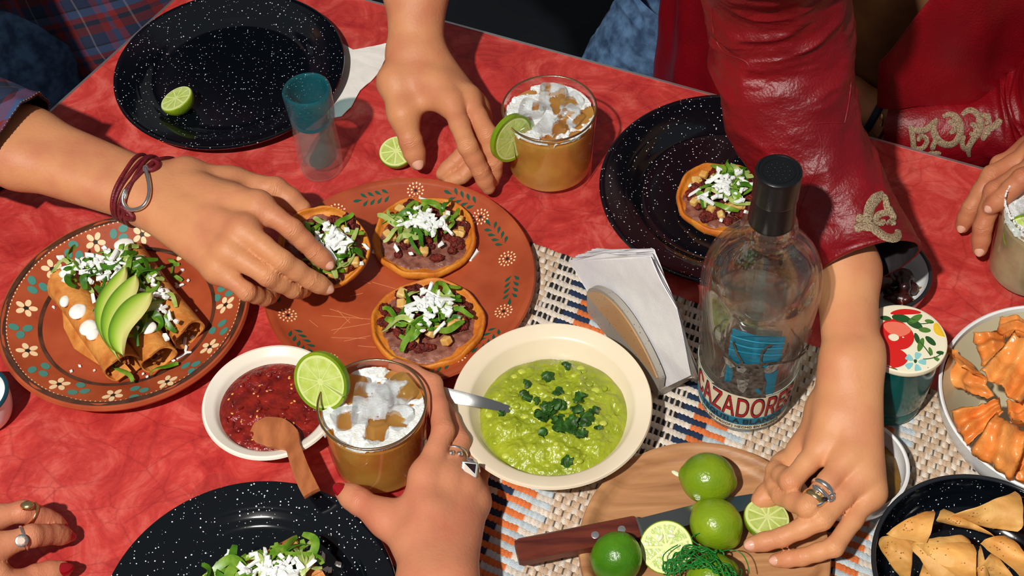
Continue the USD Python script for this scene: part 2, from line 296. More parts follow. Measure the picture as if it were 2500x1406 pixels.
M('burgundy_leather', S(118, 24, 34), 0.45, S(92, 14, 24), 120.0, bump=0.0006, bscale=700); M('silver', (0.86, 0.85, 0.82), 0.2, metallic=1.0); M('gold', (0.88, 0.62, 0.28), 0.2, metallic=1.0); M('blue_cord', S(16, 34, 58), 0.6); M('dark_stone', (0.02, 0.01, 0.012), 0.05); M('pale_stone', S(226, 206, 190), 0.05, specular_ior_level=0.9)
M('linen', S(240, 236, 230), 0.8, S(232, 228, 222), 60.0, bump=0.0003, bscale=600); M('paper_napkin', S(242, 241, 244), 0.85, S(232, 231, 236), 50.0, bump=0.0003, bscale=500)
M('wood_board', S(196, 144, 98), 0.5, S(148, 98, 60), 9.0, stretch=(1.2, 9.0, 6.0), bump=0.0004, bscale=30, vdetail=6, vlo=0.3, vhi=0.75, dist=0.6)
M('wood_handle', S(112, 48, 32), 0.4, S(74, 26, 20), 10.0, stretch=(2, 14, 14), vdetail=5)
M('wood_spoon', S(186, 112, 66), 0.5, S(158, 88, 48), 40.0, stretch=(3, 1, 3))
M('steel', (0.62, 0.62, 0.60), 0.2, metallic=1.0, bump=0.0001, bscale=80); M('steel_blade', (0.40, 0.41, 0.40), 0.16, metallic=1.0)
M('black_wax', (0.006, 0.007, 0.009), 0.30, bump=0.0001, bscale=300, specular_ior_level=0.35)
M_glass('bottle_glass', (0.98, 1.0, 0.99), 1.42, clear=0.62); M_glass('tequila', (0.98, 0.99, 0.97), 1.36, clear=0.40)
M_pane('tumbler_glass', (0.97, 0.98, 0.97), 1.5); M_glass('ice', (0.97, 0.98, 0.99), 1.30, rough=0.12, clear=0.30)
M_blown('shot_glass_clear', (0.95, 0.99, 0.98), (0.55, 0.72, 0.68), .13); M_blown('shot_glass_teal', (0.66, 0.90, 0.93), (0.015, 0.30, 0.37), .34)
def M_drink(name, deep, rough=0.15, trans=0.0):
    usdkit.material(stage, '/World/Looks/' + name, {'t': ('transparent_bsdf', {'color': deep}), 'p': ('principled_bsdf', {'base_color': deep, 'roughness': rough, 'transmission_weight': trans, 'ior': 1.33, 'subsurface_weight': 0.5, 'subsurface_scale': 0.02}), 'm': ('mix_closure', {'fac': 0.72}),
        'n': ('noise_texture', {'scale': 40.0, 'detail': 3}), 'g': ('geometry', {}), 'r': ('rgb_ramp', {'ramp': [(0.35, tuple(np.array(deep)*0.8)), (0.65, tuple(np.minimum(np.array(deep)*1.25, 1)))]})},
        [('g.position', 'n.vector'), ('n.fac', 'r.fac'), ('r.color', 'p.base_color'), ('t.BSDF', 'm.closure1'), ('p.BSDF', 'm.closure2')], surface='m.closure')
M_drink('drink_amber', S(250, 158, 74)); M_drink('drink_pale', S(206, 178, 140))
M('foam', S(250, 250, 250), 0.5, S(226, 222, 216), 160.0, bump=0.0008, bscale=500, subsurface_weight=0.2, subsurface_scale=0.004)
M('gold_rim', (0.55, 0.36, 0.20), 0.25, metallic=1.0); M('salt', S(250, 250, 250), 0.4)
M('lime_skin', S(92, 130, 10), 0.26, S(142, 166, 26), 26.0, bump=0.0005, bscale=380, vlo=0.3, vhi=0.75, specular_ior_level=0.6)
M('lime_skin_dark', S(52, 110, 8), 0.26, S(84, 138, 14), 26.0, bump=0.0005, bscale=380, specular_ior_level=0.6)
M('lime_pith', S(214, 224, 148), 0.5); M('lime_pulp', S(186, 204, 88), 0.25, S(212, 222, 132), 120.0, bump=0.0005, bscale=260, subsurface_weight=0.25, subsurface_scale=0.004); M('lime_membrane', S(208, 220, 138), 0.4); M('lime_seed', S(226, 230, 190), 0.4)
M('masa', S(222, 142, 42), 0.55, S(196, 98, 26), 45.0, bump=0.0008, bscale=260, vlo=0.35, vhi=0.7); M('masa_pale', S(224, 158, 70), 0.6, S(200, 116, 48), 50.0, bump=0.0008, bscale=260)
M('beans', S(154, 100, 84), 0.42, S(112, 62, 50), 130.0, bump=0.0012, bscale=230); M('chorizo', S(128, 34, 18), 0.42, S(70, 14, 10), 220.0, bump=0.0022, bscale=520, bdetail=4, specular_ior_level=0.5); M('potato', S(234, 196, 122), 0.45, S(222, 158, 76), 90.0, bump=0.0004, bscale=200, subsurface_weight=0.15, subsurface_scale=0.004)
M('cheese', S(250, 249, 244), 0.6, bump=0.0003, bscale=500, subsurface_weight=0.15, subsurface_scale=0.003); M('crema', S(252, 250, 244), 0.25)
def M_leaf(name, c, c2, rough=0.35, tr=0.25, vs=120.0):
    usdkit.material(stage, '/World/Looks/' + name, {'g': ('geometry', {}), 'n': ('noise_texture', {'scale': vs, 'detail': 3}), 'r': ('rgb_ramp', {'ramp': [(0.35, c), (0.68, c2)]}), 'p': ('principled_bsdf', {'roughness': rough}), 't': ('translucent_bsdf', {}), 'm': ('mix_closure', {'fac': tr})},
        [('g.position', 'n.vector'), ('n.fac', 'r.fac'), ('r.color', 'p.base_color'), ('r.color', 't.color'), ('p.BSDF', 'm.closure1'), ('t.BSDF', 'm.closure2')], surface='m.closure')
M_leaf('lettuce', S(92, 146, 28), S(148, 186, 62)); M_leaf('lettuce_dark', S(52, 108, 16), S(84, 138, 28)); M_leaf('lettuce_pale', S(168, 196, 92), S(206, 218, 140)); M_leaf('cilantro', S(26, 66, 12), S(60, 112, 30), 0.45, 0.2)
M('taquito_shell', S(222, 152, 74), 0.5, S(184, 102, 38), 60.0, bump=0.001, bscale=200, vlo=0.35, vhi=0.7); M('taquito_fill', S(196, 120, 48), 0.6, S(120, 60, 22), 200.0)
MV('avocado', 0.3, 0.0002, 200.0, subsurface_weight=0.15, subsurface_scale=0.004, specular_ior_level=0.6)
M('guacamole', S(166, 176, 40), 0.26, S(140, 152, 28), 60.0, bump=0.0016, bscale=190, bdetail=4, specular_ior_level=0.65, subsurface_weight=0.1, subsurface_scale=0.004)
M('guacamole_chunk', S(188, 196, 74), 0.3); M('salsa_red', S(146, 32, 20), 0.2, S(100, 14, 10), 90.0, bump=0.0016, bscale=230, bdetail=4, specular_ior_level=0.65); M('salsa_seed', S(222, 160, 80), 0.4); M('salsa_skin', S(110, 14, 12), 0.25)
M('salsa_green', S(122, 86, 22), 0.2, S(94, 66, 16), 60.0, bump=0.0006, bscale=160)
M('chicharron', S(238, 158, 80), 0.3, S(222, 122, 50), 36.0, bump=0.0016, bscale=110, specular_ior_level=0.55); M('tortilla_chip', S(226, 176, 100), 0.6, S(206, 146, 72), 40.0, bump=0.0006, bscale=220); M('chip_char', S(124, 74, 30), 0.7)
M('dried_chili', S(70, 14, 10), 0.3, S(30, 6, 6), 80.0, bump=0.0008, bscale=200, specular_ior_level=0.6); M('chili_stem', S(120, 90, 50), 0.7)
M('teal_tin', S(4, 92, 88), 0.15, S(2, 70, 70), 20.0, specular_ior_level=0.7); M('lid_cream', S(242, 234, 206), 0.35); M('print_red', S(214, 34, 30), 0.35); M('print_coral', S(240, 120, 96), 0.35); M('print_leaf', S(84, 128, 52), 0.35); M('print_leaf_dark', S(40, 84, 40), 0.35); M('print_blue', S(142, 206, 210), 0.35); M('print_yellow', S(244, 196, 50), 0.35)
M('net_green', S(18, 120, 40), 0.35)
MV('yarn', 0.9, 0.0009, 900.0)
M('rug_base', S(150, 134, 120), 0.9)
M('label_cream', S(236, 226, 194), 0.5); M('label_blue', S(26, 128, 158), 0.5, S(18, 104, 134), 160.0, stretch=(0.4, 0.4, 5)); M('label_sky', S(40, 144, 172), 0.5); M('label_red', S(176, 30, 34), 0.5); M('label_ink', S(22, 34, 44), 0.5); M('stag_dark', S(48, 45, 42), 0.5, S(96, 90, 84), 220.0); M('stag_light', S(150, 146, 138), 0.5, S(88, 84, 80), 300.0)
# plaid woven in three dyes
def M_plaid(name, sc=1.0, rot=(0, 0, 0)):
    N = {'g': ('geometry', {}), 'mp': ('mapping', {'rotation': rot, 'scale': (sc, sc, sc)}), 'sx': ('separate_xyz', {}), 'p': ('principled_bsdf', {'roughness': 0.85}),
         'ux': ('math', {'math_type': 'multiply', 'value2': 11.0}), 'uz': ('math', {'math_type': 'multiply', 'value2': 11.0}), 'fx': ('math', {'math_type': 'fraction'}), 'fz': ('math', {'math_type': 'fraction'}),
         'rx': ('rgb_ramp', {'interpolate': False, 'ramp': [(0, S(20, 28, 48)), (0.30, S(104, 22, 26)), (0.46, S(44, 62, 98)), (0.58, S(128, 28, 30)), (0.72, S(20, 28, 46)), (0.96, S(110, 100, 104))]}),
         'rz': ('rgb_ramp', {'interpolate': False, 'ramp': [(0, S(34, 50, 84)), (0.28, S(110, 24, 30)), (0.5, S(24, 32, 54)), (0.62, S(120, 30, 34)), (0.76, S(60, 82, 124)), (0.95, S(24, 30, 50))]}),
         'm': ('mix_color', {'fac': 0.5}), 'bn': ('noise_texture', {'scale': 800.0}), 'b': ('bump', {'distance': 0.0005})}
    usdkit.material(stage, '/World/Looks/' + name, N, [('g.position', 'mp.vector'), ('mp.vector', 'sx.vector'), ('sx.x', 'ux.value1'), ('sx.z', 'uz.value1'), ('ux.value', 'fx.value1'), ('uz.value', 'fz.value1'), ('fx.value', 'rx.fac'), ('fz.value', 'rz.fac'), ('rx.color', 'm.a'), ('rz.color', 'm.b'), ('m.result', 'p.base_color'), ('g.position', 'bn.vector'), ('bn.fac', 'b.height'), ('b.normal', 'p.normal')], surface='p.BSDF')
M_plaid('plaid', 1.6, (0.3, 0.2, 0.5))
# ---------------------------------------------------------------- the setting: floor and table
fl = TM([[-4, -3, 0], [4, -3, 0], [4, 6, 0], [-4, 6, 0]], [[0, 1, 2], [0, 2, 3]])
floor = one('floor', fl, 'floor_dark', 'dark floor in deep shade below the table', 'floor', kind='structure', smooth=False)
e1, e2, l1, l2 = P(1085, 50)[:2], P(2420, 415)[:2], P(310, 100)[:2], P(130, 262)[:2]
de, dl = unit(e2-e1), unit(l2-l1)
ss = np.linalg.solve(np.stack([de, -dl], 1), l1-e1); corner = e1 + de*ss[0]
tpoly = Polygon([corner, corner+de*1.45, corner+de*1.45+dl*0.98, corner+dl*0.98])
tin = tpoly.buffer(-0.03).buffer(0.027); tout = tpoly.buffer(-0.03).buffer(0.03)
tb = thing('dining_table', 'red crushed-paper laminate dining table with a bare metal edge band', 'table', (0.1, 0.85, 0))
part(tb, 'tabletop', at(trimesh.creation.extrude_polygon(tin, 0.03, engine='earcut'), 0, 0, T-0.03), 'laminate', False)
part(tb, 'edge_band', at(trimesh.creation.extrude_polygon(tout.difference(tin), 0.034, engine='earcut'), 0, 0, T-0.0335), 'aluminium', 25, label='aluminium band along the table edge')
for a, b in ((0.12, 0.12), (1.33, 0.12), (1.33, 0.86), (0.12, 0.86)):
    q = corner + de*a + dl*b
    part(tb, 'leg', at(lathe([(0, 0), (0.022, 0), (0.022, T-0.03), (0, T-0.03)], 20), q[0], q[1], 0.0), 'leg_black')

def ztop(prof):
    """height of a lathe's upper side at radius r"""
    k = max(range(len(prof)), key=lambda i: (prof[i][0], i)); up = np.array(prof[k:])[::-1]
    r, z = np.maximum.accumulate(up[:, 0] + np.arange(len(up))*1e-9), up[:, 1]
    return lambda x: np.interp(x, r, z)
def on_dish(shape, c, zf, th=0.0005, seg_=None):
    """a painted shape (world xy) laid on a dish's upper side"""
    if seg_: shape = shape.segmentize(seg_)
    ms = [trimesh.creation.extrude_polygon(g, th, engine='earcut') for g in getattr(shape, 'geoms', [shape]) if not g.is_empty]
    m = cat(*ms); v = np.asarray(m.vertices).copy(); r = np.hypot(v[:, 0]-c[0], v[:, 1]-c[1]); v[:, 2] += c[2] + zf(r); return TM(v, m.faces)
def dish_at(x, y, c, zf):
    h = 0.01
    for _ in range(8):
        p = P(x, y, h); h = c[2]-T + float(zf(np.hypot(p[0]-c[0], p[1]-c[1])))
    return P(x, y, h)
def ell(cx, cy, a, b, ang, n=14):
    t = np.linspace(0, 2*np.pi, n, endpoint=False); x, y = a*np.cos(t), b*np.sin(t); c, s = math.cos(ang), math.sin(ang)
    return Polygon(np.stack([cx + x*c - y*s, cy + x*s + y*c], 1))
TR = T + 0.0044       # the runner's upper side
# ---------------------------------------------------------------- black speckled enamel plates
PP = [(0, 0), (.085, 0), (.095, .005), (.126, .0150), (.1292, .0165), (.1302, .0185), (.1295, .0202), (.1275, .0207), (.124, .0196), (.119, .0182), (.1070, .0150), (.1055, .0136), (.1035, .0134), (.102, .0126), (.0985, .0112), (.0955, .0095), (.0925, .0068), (.089, .0050), (.085, .0043), (.078, .0040), (0, .0036)]
def enamel_plate(label, x, y, r):
    k = r/0.1302; pr = [(a*k, b) for a, b in PP]; c = np.array([x, y, T])
    return one('dinner_plate', at(lathe(pr, 160), c), 'black_enamel', label, 'plate', c, 'black speckled enamel dinner plates', smooth=40), c, ztop(pr)
plateA, cA, zA = enamel_plate('black speckled enamel plate holding only a squeezed lime half', -0.305, 1.227, 0.130)
plateF, cF, zF = enamel_plate('black speckled enamel plate beside the red leather sleeve holding one tostada', 0.230, 1.006, 0.135)
plateG, cG, zG = enamel_plate('black speckled enamel plate with dressed taquitos under the hand with red nails', -0.232, 0.554, 0.125)
# ---------------------------------------------------------------- terracotta plates
PB = [(0, 0), (.088, 0), (.100, .003), (.124, .0095), (.1325, .0150), (.1340, .0178), (.1325, .0202), (.1290, .0204), (.1262, .0188), (.1245, .0180), (.108, .0125), (.098, .0090), (.088, .0078), (0, .0074)]
cB = np.array([-0.110, 0.907, T]); zB = ztop(PB)
cb = thing('clay_plate', 'large terracotta plate painted with dotted flowers and green leaves, holding tostadas', 'plate', cB)
part(cb, 'plate_body', at(lathe(PB, 160, lambda r, z, t: (r*(1+0.004*np.sin(2*t+0.5)), z)), cB), 'clay', 40)
for x, y in ((478, 252), (1388, 285), (1558, 552), (1535, 885), (163, 910), (425, 1190), (1245, 1172), (975, 118)):
    p = dish_at(640+x/2.604, 420+y/2.604, cB, zB); dots = []
    for n, rr in ((8, .0042), (13, .0079)):
        for i in range(n):
            a = 2*np.pi*i/n + rr*300; dots.append(ell(p[0]+rr*math.cos(a), p[1]+rr*math.sin(a), .00115, .00085, a, 8))
    from shapely.ops import unary_union
    fl_ = part(cb, 'dotted_flower', on_dish(unary_union(dots), cB, zB), 'paint_cream', False)
    part(fl_, 'flower_center', on_dish(ell(p[0], p[1], .0016, .0016, 0, 10), cB, zB), 'paint_black', False, label='black centre dot')
def drop(x, y, ang, L, w):
    t = np.linspace(0, 1, 9); ww = w*np.sin(np.pi*t**1.5)*0.9
    q = np.r_[np.stack([t*L, ww], 1), np.stack([t*L, -ww], 1)[::-1][1:-1]]; c, s = math.cos(ang), math.sin(ang)
    return Polygon(np.stack([x + q[:, 0]*c - q[:, 1]*s, y + q[:, 0]*s + q[:, 1]*c], 1)).buffer(0)
for x, y, sg in ((735, 160, 1), (1500, 410, 1), (1585, 720, -1), (1445, 1045, -1), (235, 1055, 1), (1110, 1240, -1), (1290, 180, 1), (120, 700, 1)):
    p = dish_at(640+x/2.604, 420+y/2.604, cB, zB); a0 = math.atan2(p[1]-cB[1], p[0]-cB[0]) + sg*math.pi/2; sh = []
    for i in range(4):
        q = p[:2] + np.array([math.cos(a0), math.sin(a0)])*(-.012+i*.0075)
        for s in (-1, 1): sh.append(drop(q[0]+s*.0012*math.sin(a0), q[1]-s*.0012*math.cos(a0), a0 - s*0.75, .0085, .0017))
    q = p[:2] + np.array([math.cos(a0), math.sin(a0)])*.016; sh.append(drop(q[0], q[1], a0, .010, .0018))
    part(cb, 'leaf_spray', on_dish(unary_union(sh), cB, zB), 'paint_green', False, label='painted spray of green leaves')
ln = []
for a, b, c, d in ((380, 912, 690, 935), (440, 1005, 700, 960), (455, 1030, 560, 930), (300, 940, 355, 985), (520, 1075, 690, 1040), (440, 1052, 660, 1058), (430, 870, 640, 935), (610, 1105, 740, 1115), (480, 880, 560, 960), (640, 690, 690, 710), (640, 325, 690, 350), (700, 700, 860, 745), (560, 790, 640, 770)):
    g = [dish_at(640+(a+(c-a)*t)/2.604, 420+(b+(d-b)*t)/2.604, cB, zB)[:2] for t in (0, 1)]; ln.append(LineString(g).buffer(.00018, cap_style='flat'))
part(cb, 'knife_scratches', on_dish(unary_union(ln), cB, zB, .0002), 'scratch', False, label='pale scratches left by cutting', kind='stuff')

PC = [(0, 0), (.082, 0), (.094, .004), (.115, .013), (.1205, .0185), (.1220, .0220), (.1205, .0250), (.1170, .0258), (.1140, .0245), (.110, .0225), (.094, .0150), (.086, .0112), (.082, .0098), (.076, .0090), (0, .0086)]
cC = np.array([-0.377, 0.883, T]); zC = ztop(PC)
cc = thing('clay_plate', 'terracotta plate painted with cream five-petal flowers and teal dots, holding taquitos', 'plate', cC)
part(cc, 'plate_body', at(lathe(PC, 160), cC), 'clay', 40)
ring = lambda r0, r1: Point(cC[0], cC[1]).buffer(r1, 48).difference(Point(cC[0], cC[1]).buffer(r0, 48))
part(cc, 'painted_ring', on_dish(ring(.0825, .0862), cC, zC), 'clay_dark', False, label='dark ring painted around the well')
part(cc, 'painted_ring', on_dish(ring(.1132, .1185), cC, zC, .0004), 'clay_dark', False, label='dark band on the rim')
dots = [ell(cC[0]+.1125*math.cos(a), cC[1]+.1125*math.sin(a), .0009, .0006, a+1.57, 8) for a in np.arange(150)*2*np.pi/150 if not 0.5 < a < 1.2]
part(cc, 'rim_dots', on_dish(unary_union(dots), cC, zC), 'paint_cream', False, kind='stuff', label='row of tiny cream dots along the rim')
for i, (x, y) in enumerate(((565, 270), (310, 430), (155, 660), (165, 912), (350, 1110), (670, 1175), (990, 1095), (1240, 890), (1335, 640), (840, 225), (1255, 440), (1090, 330))):
    p = dish_at(x/2.424, 480+y/2.424, cC, zC); a0 = i*0.7
    pts = unary_union([ell(p[0]+.0062*math.cos(a), p[1]+.0062*math.sin(a), .0040, .0027, a) for a in a0+np.arange(5)*2*np.pi/5])
    fl_ = part(cc, 'painted_flower', on_dish(pts, cC, zC), 'paint_cream', False, label='cream flower of five petals')
    part(fl_, 'flower_center', on_dish(ell(p[0], p[1], .0022, .0022, 0, 10), cC, zC), 'paint_black', False, label='black centre dot')
for x, y in ((435, 285), (405, 340), (470, 350), (190, 497), (193, 553), (258, 535), (82, 772), (165, 780), (122, 818), (192, 1025), (270, 1003), (258, 1048), (430, 1158), (478, 1115), (503, 1152), (800, 1135), (795, 1185), (853, 1145), (1100, 1000), (1160, 990), (1135, 1033), (1258, 793), (1315, 750), (1325, 797), (1312, 545), (1285, 600), (1358, 572), (673, 222), (730, 190), (730, 243), (990, 270)):
    p = dish_at(x/2.424, 480+y/2.424, cC, zC); part(cc, 'painted_dot', on_dish(ell(p[0], p[1], .0050, .0038, x*1.3, 12), cC, zC), 'paint_teal', False)
# ---------------------------------------------------------------- bowls
def bowl_prof(R, h, rim, base, wall=.003, foot=.004):
    """wide-rimmed bowl"""
    ri = R-rim; return [(0, foot*.6), (base-.004, foot*.6), (base-.003, 0), (base, 0), (base+.002, foot), (ri+.004, h-.0085), (R-.002, h-.0045), (R, h-.002), (R-.001, h), (R-.003, h+.0005), (ri+.003, h-.0030), (ri, h-.0055), (ri-.003, h-.012), (base+.002, foot+.006), (base-.006, foot+wall), (0, foot+wall)]
def thin_bowl(R, h, base, w=.0018):
    n = 9; o = [(base + (R-base)*math.sin(t*np.pi/2)**1.0, h*(1-math.cos(t*np.pi/2))) for t in np.linspace(0.0, 1, n)]
    return [(0, 0)] + o + [(R+.0006, h+.0012), (R-w*.5, h+.0022), (R-w-.0008, h+.001)] + [(a-w, b+w*(1-i/(n-1))) for i, (a, b) in list(enumerate(o))[::-1][1:]] + [(0, w)]
cD = np.array([0.030, 0.727, TR]); prD = bowl_prof(.0895, .045, .0165, .050)
bD = one('serving_bowl', at(lathe(prD, 128), cD), 'cream_melamine', 'large cream melamine bowl full of guacamole', 'bowl', cD, smooth=40)
cE = np.array([-0.224, 0.756, T]); prE = bowl_prof(.0635, .033, .0125, .038)
bE = one('salsa_bowl', at(lathe(prE, 128), cE), 'white_melamine', 'small white melamine bowl of red salsa', 'bowl', cE, smooth=40)
def enamel_bowl(name, label, c, R, h, base, rimmat, inner=None, body='enamel_white', rim_r=.0016, lb=None):
    t = thing(name, label, 'bowl', c); part(t, 'bowl_body', at(lathe(thin_bowl(R, h, base), 112), c), body, 40)
    th = np.linspace(0, 2*np.pi, 97)[:-1]; v = []
    m = lathe([(R-.0006+rim_r*1.25*math.cos(a), h+.0012+rim_r*math.sin(a)) for a in np.linspace(-np.pi, np.pi, 13)], 112)
    if rimmat: part(t, 'rim', at(m, c), rimmat, 60, label=lb)
    if inner: part(t, 'glaze', at(lathe([(0, .0022), (base-.003, .0022)] + [((base-.0035 + (R-base)*math.sin(q*np.pi/2)), .0026 + h*(1-math.cos(q*np.pi/2))) for q in np.linspace(.05, .93, 12)] + [(R-.0045, h*.92), (base, .002), (0, .001)], 96), c), inner, 40, label='greenish grey inside')
    return t
cV = np.array([0.283, 0.652, TR]); enamel_bowl('enamel_bowl', 'white enamel bowl of green salsa under the ringed hand', cV, .049, .038, .028, None)
cH = np.array([0.352, 0.872, T]); enamel_bowl('enamel_bowl', 'white enamel bowl with black rim holding dried chilies under the red cuff', cH, .050, .033, .030, 'enamel_rim_black', lb='chipped black rim')
cK = np.array([0.473, 0.700, TR]); enamel_bowl('enamel_bowl', 'wide white enamel bowl holding orange fried pork rinds', cK, .103, .050, .060, None, 'green_interior')
cN = np.array([0.368, 0.541, TR]); enamel_bowl('chip_bowl', 'black speckled enamel bowl full of tortilla chips', cN, .088, .046, .055, 'enamel_rim_black', body='black_enamel')
cL = P(-58, 965, 0.035)*[1, 1, 0] + [0, 0, T]; enamel_bowl('enamel_bowl', 'white enamel bowl with dark teal rim cut off by the left picture edge', cL, .029, .036, .018, 'enamel_rim_teal', lb='dark teal rim')
# ---------------------------------------------------------------- woven runner
r0 = P(1298, 598)[:2]; ru = unit(P(2290, 962)[:2]-r0); rv = P(1165, 1406)[:2]-r0; rv = unit(rv - ru*(rv@ru)*0.55)
rl = thing('table_runner', 'woven striped runner of navy, orange, black and white yarn under the bowls', 'table runner', (*r0, T))
LU, PITCH = 0.47, 0.0064
base = np.array([[*(r0+ru*a+rv*b), z] for z in (T+.0002, T+.0016) for a, b in ((-.001, 0), (LU, 0), (LU, .5), (-.001, .5))])
part(rl, 'backing', trimesh.convex.convex_hull(base), 'rug_base', False, label='woven ground between the yarn rows')
WHITE, BLACK, NAVY, ORG, LBL, BEI, GREY = (S(*c) for c in ((226, 214, 200), (22, 22, 26), (24, 46, 78), (222, 116, 58), (190, 204, 212), (206, 178, 150), (150, 142, 136)))
g2 = np.random.default_rng(3)
PER, DRIFT = 0.142, 0.00034
def phase(u, row): return (u + row*DRIFT - .0354) % PER
def row_colour(u, row, jit):
    s = phase(u + jit, row); o = row % 2
    if s < .024: return (BLACK if (int(u*560)+row) % 3 else WHITE) if o == 0 else WHITE
    if s < .052 and o == 0: return NAVY
    if s < .038: return WHITE
    if s < .072 and o == 1: return ORG
    if s < .072: return LBL
    if s < .088: return WHITE if o else LBL
    return BLACK if (int(u/.0021)+row//2*2) % 4 == 0 and o == 0 else (BEI if (int(u*260)+row) % 3 else WHITE)
us = np.arange(-.002, LU, .0014)
for row in range(78):
    jit = g2.normal(0, .0014); w = PITCH*0.60; v0 = row*PITCH + .002; zz = (np.arange(len(us)) % 3)-1; off = 0.0005*zz + .0003*np.sin(us*300+row)
    bk = (phase(us, row) > .088); k = np.abs(np.sin(us*748 + (row % 2)*1.57)); hgt = .0012 + np.where(bk, .0010, .0006)*k + g2.uniform(0, .0003, len(us))
    prof = [(-1, .25), (-.66, .85), (0, 1), (.66, .85), (1, .25)]; V = []; C = []
    for ai, (a, h) in enumerate(prof):
        q = r0[None] + us[:, None]*ru + (v0 + a*w + off)[:, None]*rv; V.append(np.c_[q, T + .0010 + hgt*h]); C.append(np.array([row_colour(u, row, jit) for u in us]))
    V = np.stack(V, 1); C = np.stack(C, 1)*g2.uniform(.82, 1.08, (len(us), 1, 1)); sh = g2.uniform(.88, 1.06)
    part(rl, 'weft_row', TM(V.reshape(-1, 3), grid_faces(len(us), 5, False)[:, ::-1]), 'yarn', True, col=np.clip(C.reshape(-1, 3)*sh, 0, 1))
# ---------------------------------------------------------------- tumblers of iced drink
def tumbler_prof(r0, r1, h, w=.0018, bt=.008):
    return [(0, 0), (r0-.003, 0), (r0-.0008, .0012), (r0, .004), (r1, h-.001), (r1-.0004, h), (r1-w+.0004, h), (r1-w, h-.001), (r0-w, bt+.003), (r0-w-.003, bt), (0, bt)]
def ice_cube(c, s, R, seed):
    m = manifold3d.Manifold.hull_points(np.asarray(rbox((s, s*1.05, s*.95), s*.16, 1).vertices)); a = m.refine_to_length(s*.22).to_mesh()
    v = a.vert_properties[:, :3].astype(float); v *= 1 + .10*(meshkit.noise(v*160+seed*7, seed)-.5)[:, None]
    return place(TM(v, a.tri_verts), R, c)
def lime_wheel(t, c, n, xdir, r, th=.006, cut=True):
    """slice of lime: ring of peel, pith, pulp segments on both faces; cut open to sit on a rim"""
    R = frame_to(n, xdir); a0 = 0.16 if cut else 0
    def sector(r0, r1, a, b, k=14):
        t_ = np.linspace(a, b, k); return Polygon(np.r_[np.stack([r1*np.cos(t_), r1*np.sin(t_)], 1), np.stack([r0*np.cos(t_), r0*np.sin(t_)], 1)[::-1]])
    disc = sector(r*.90, r, a0*.3, 2*np.pi-a0*.3, 60); part(t, 'peel', place(at(trimesh.creation.extrude_polygon(disc, th, engine='earcut'), 0, 0, -th/2), R, c), 'lime_skin', 40, label='green peel')
    pith = sector(.0002, r*.905, a0*.3, 2*np.pi-a0*.3, 60); pp = part(t, 'pith', place(at(trimesh.creation.extrude_polygon(pith.buffer(0), th*.86, engine='earcut'), 0, 0, -th*.43), R, c), 'lime_membrane', 30, label='pale pith and membranes')
    for i in range(9):
        a, b = a0*.6 + (2*np.pi-a0*1.2)*np.array([i, i+1])/9; s = sector(r*.10, r*.83, a, b).buffer(-r*.028).buffer(r*.012)
        if not s.is_empty: part(pp, 'segment', place(at(trimesh.creation.extrude_polygon(s, th*.94, engine='earcut'), 0, 0, -th*.47), R, c), 'lime_pulp', 30)
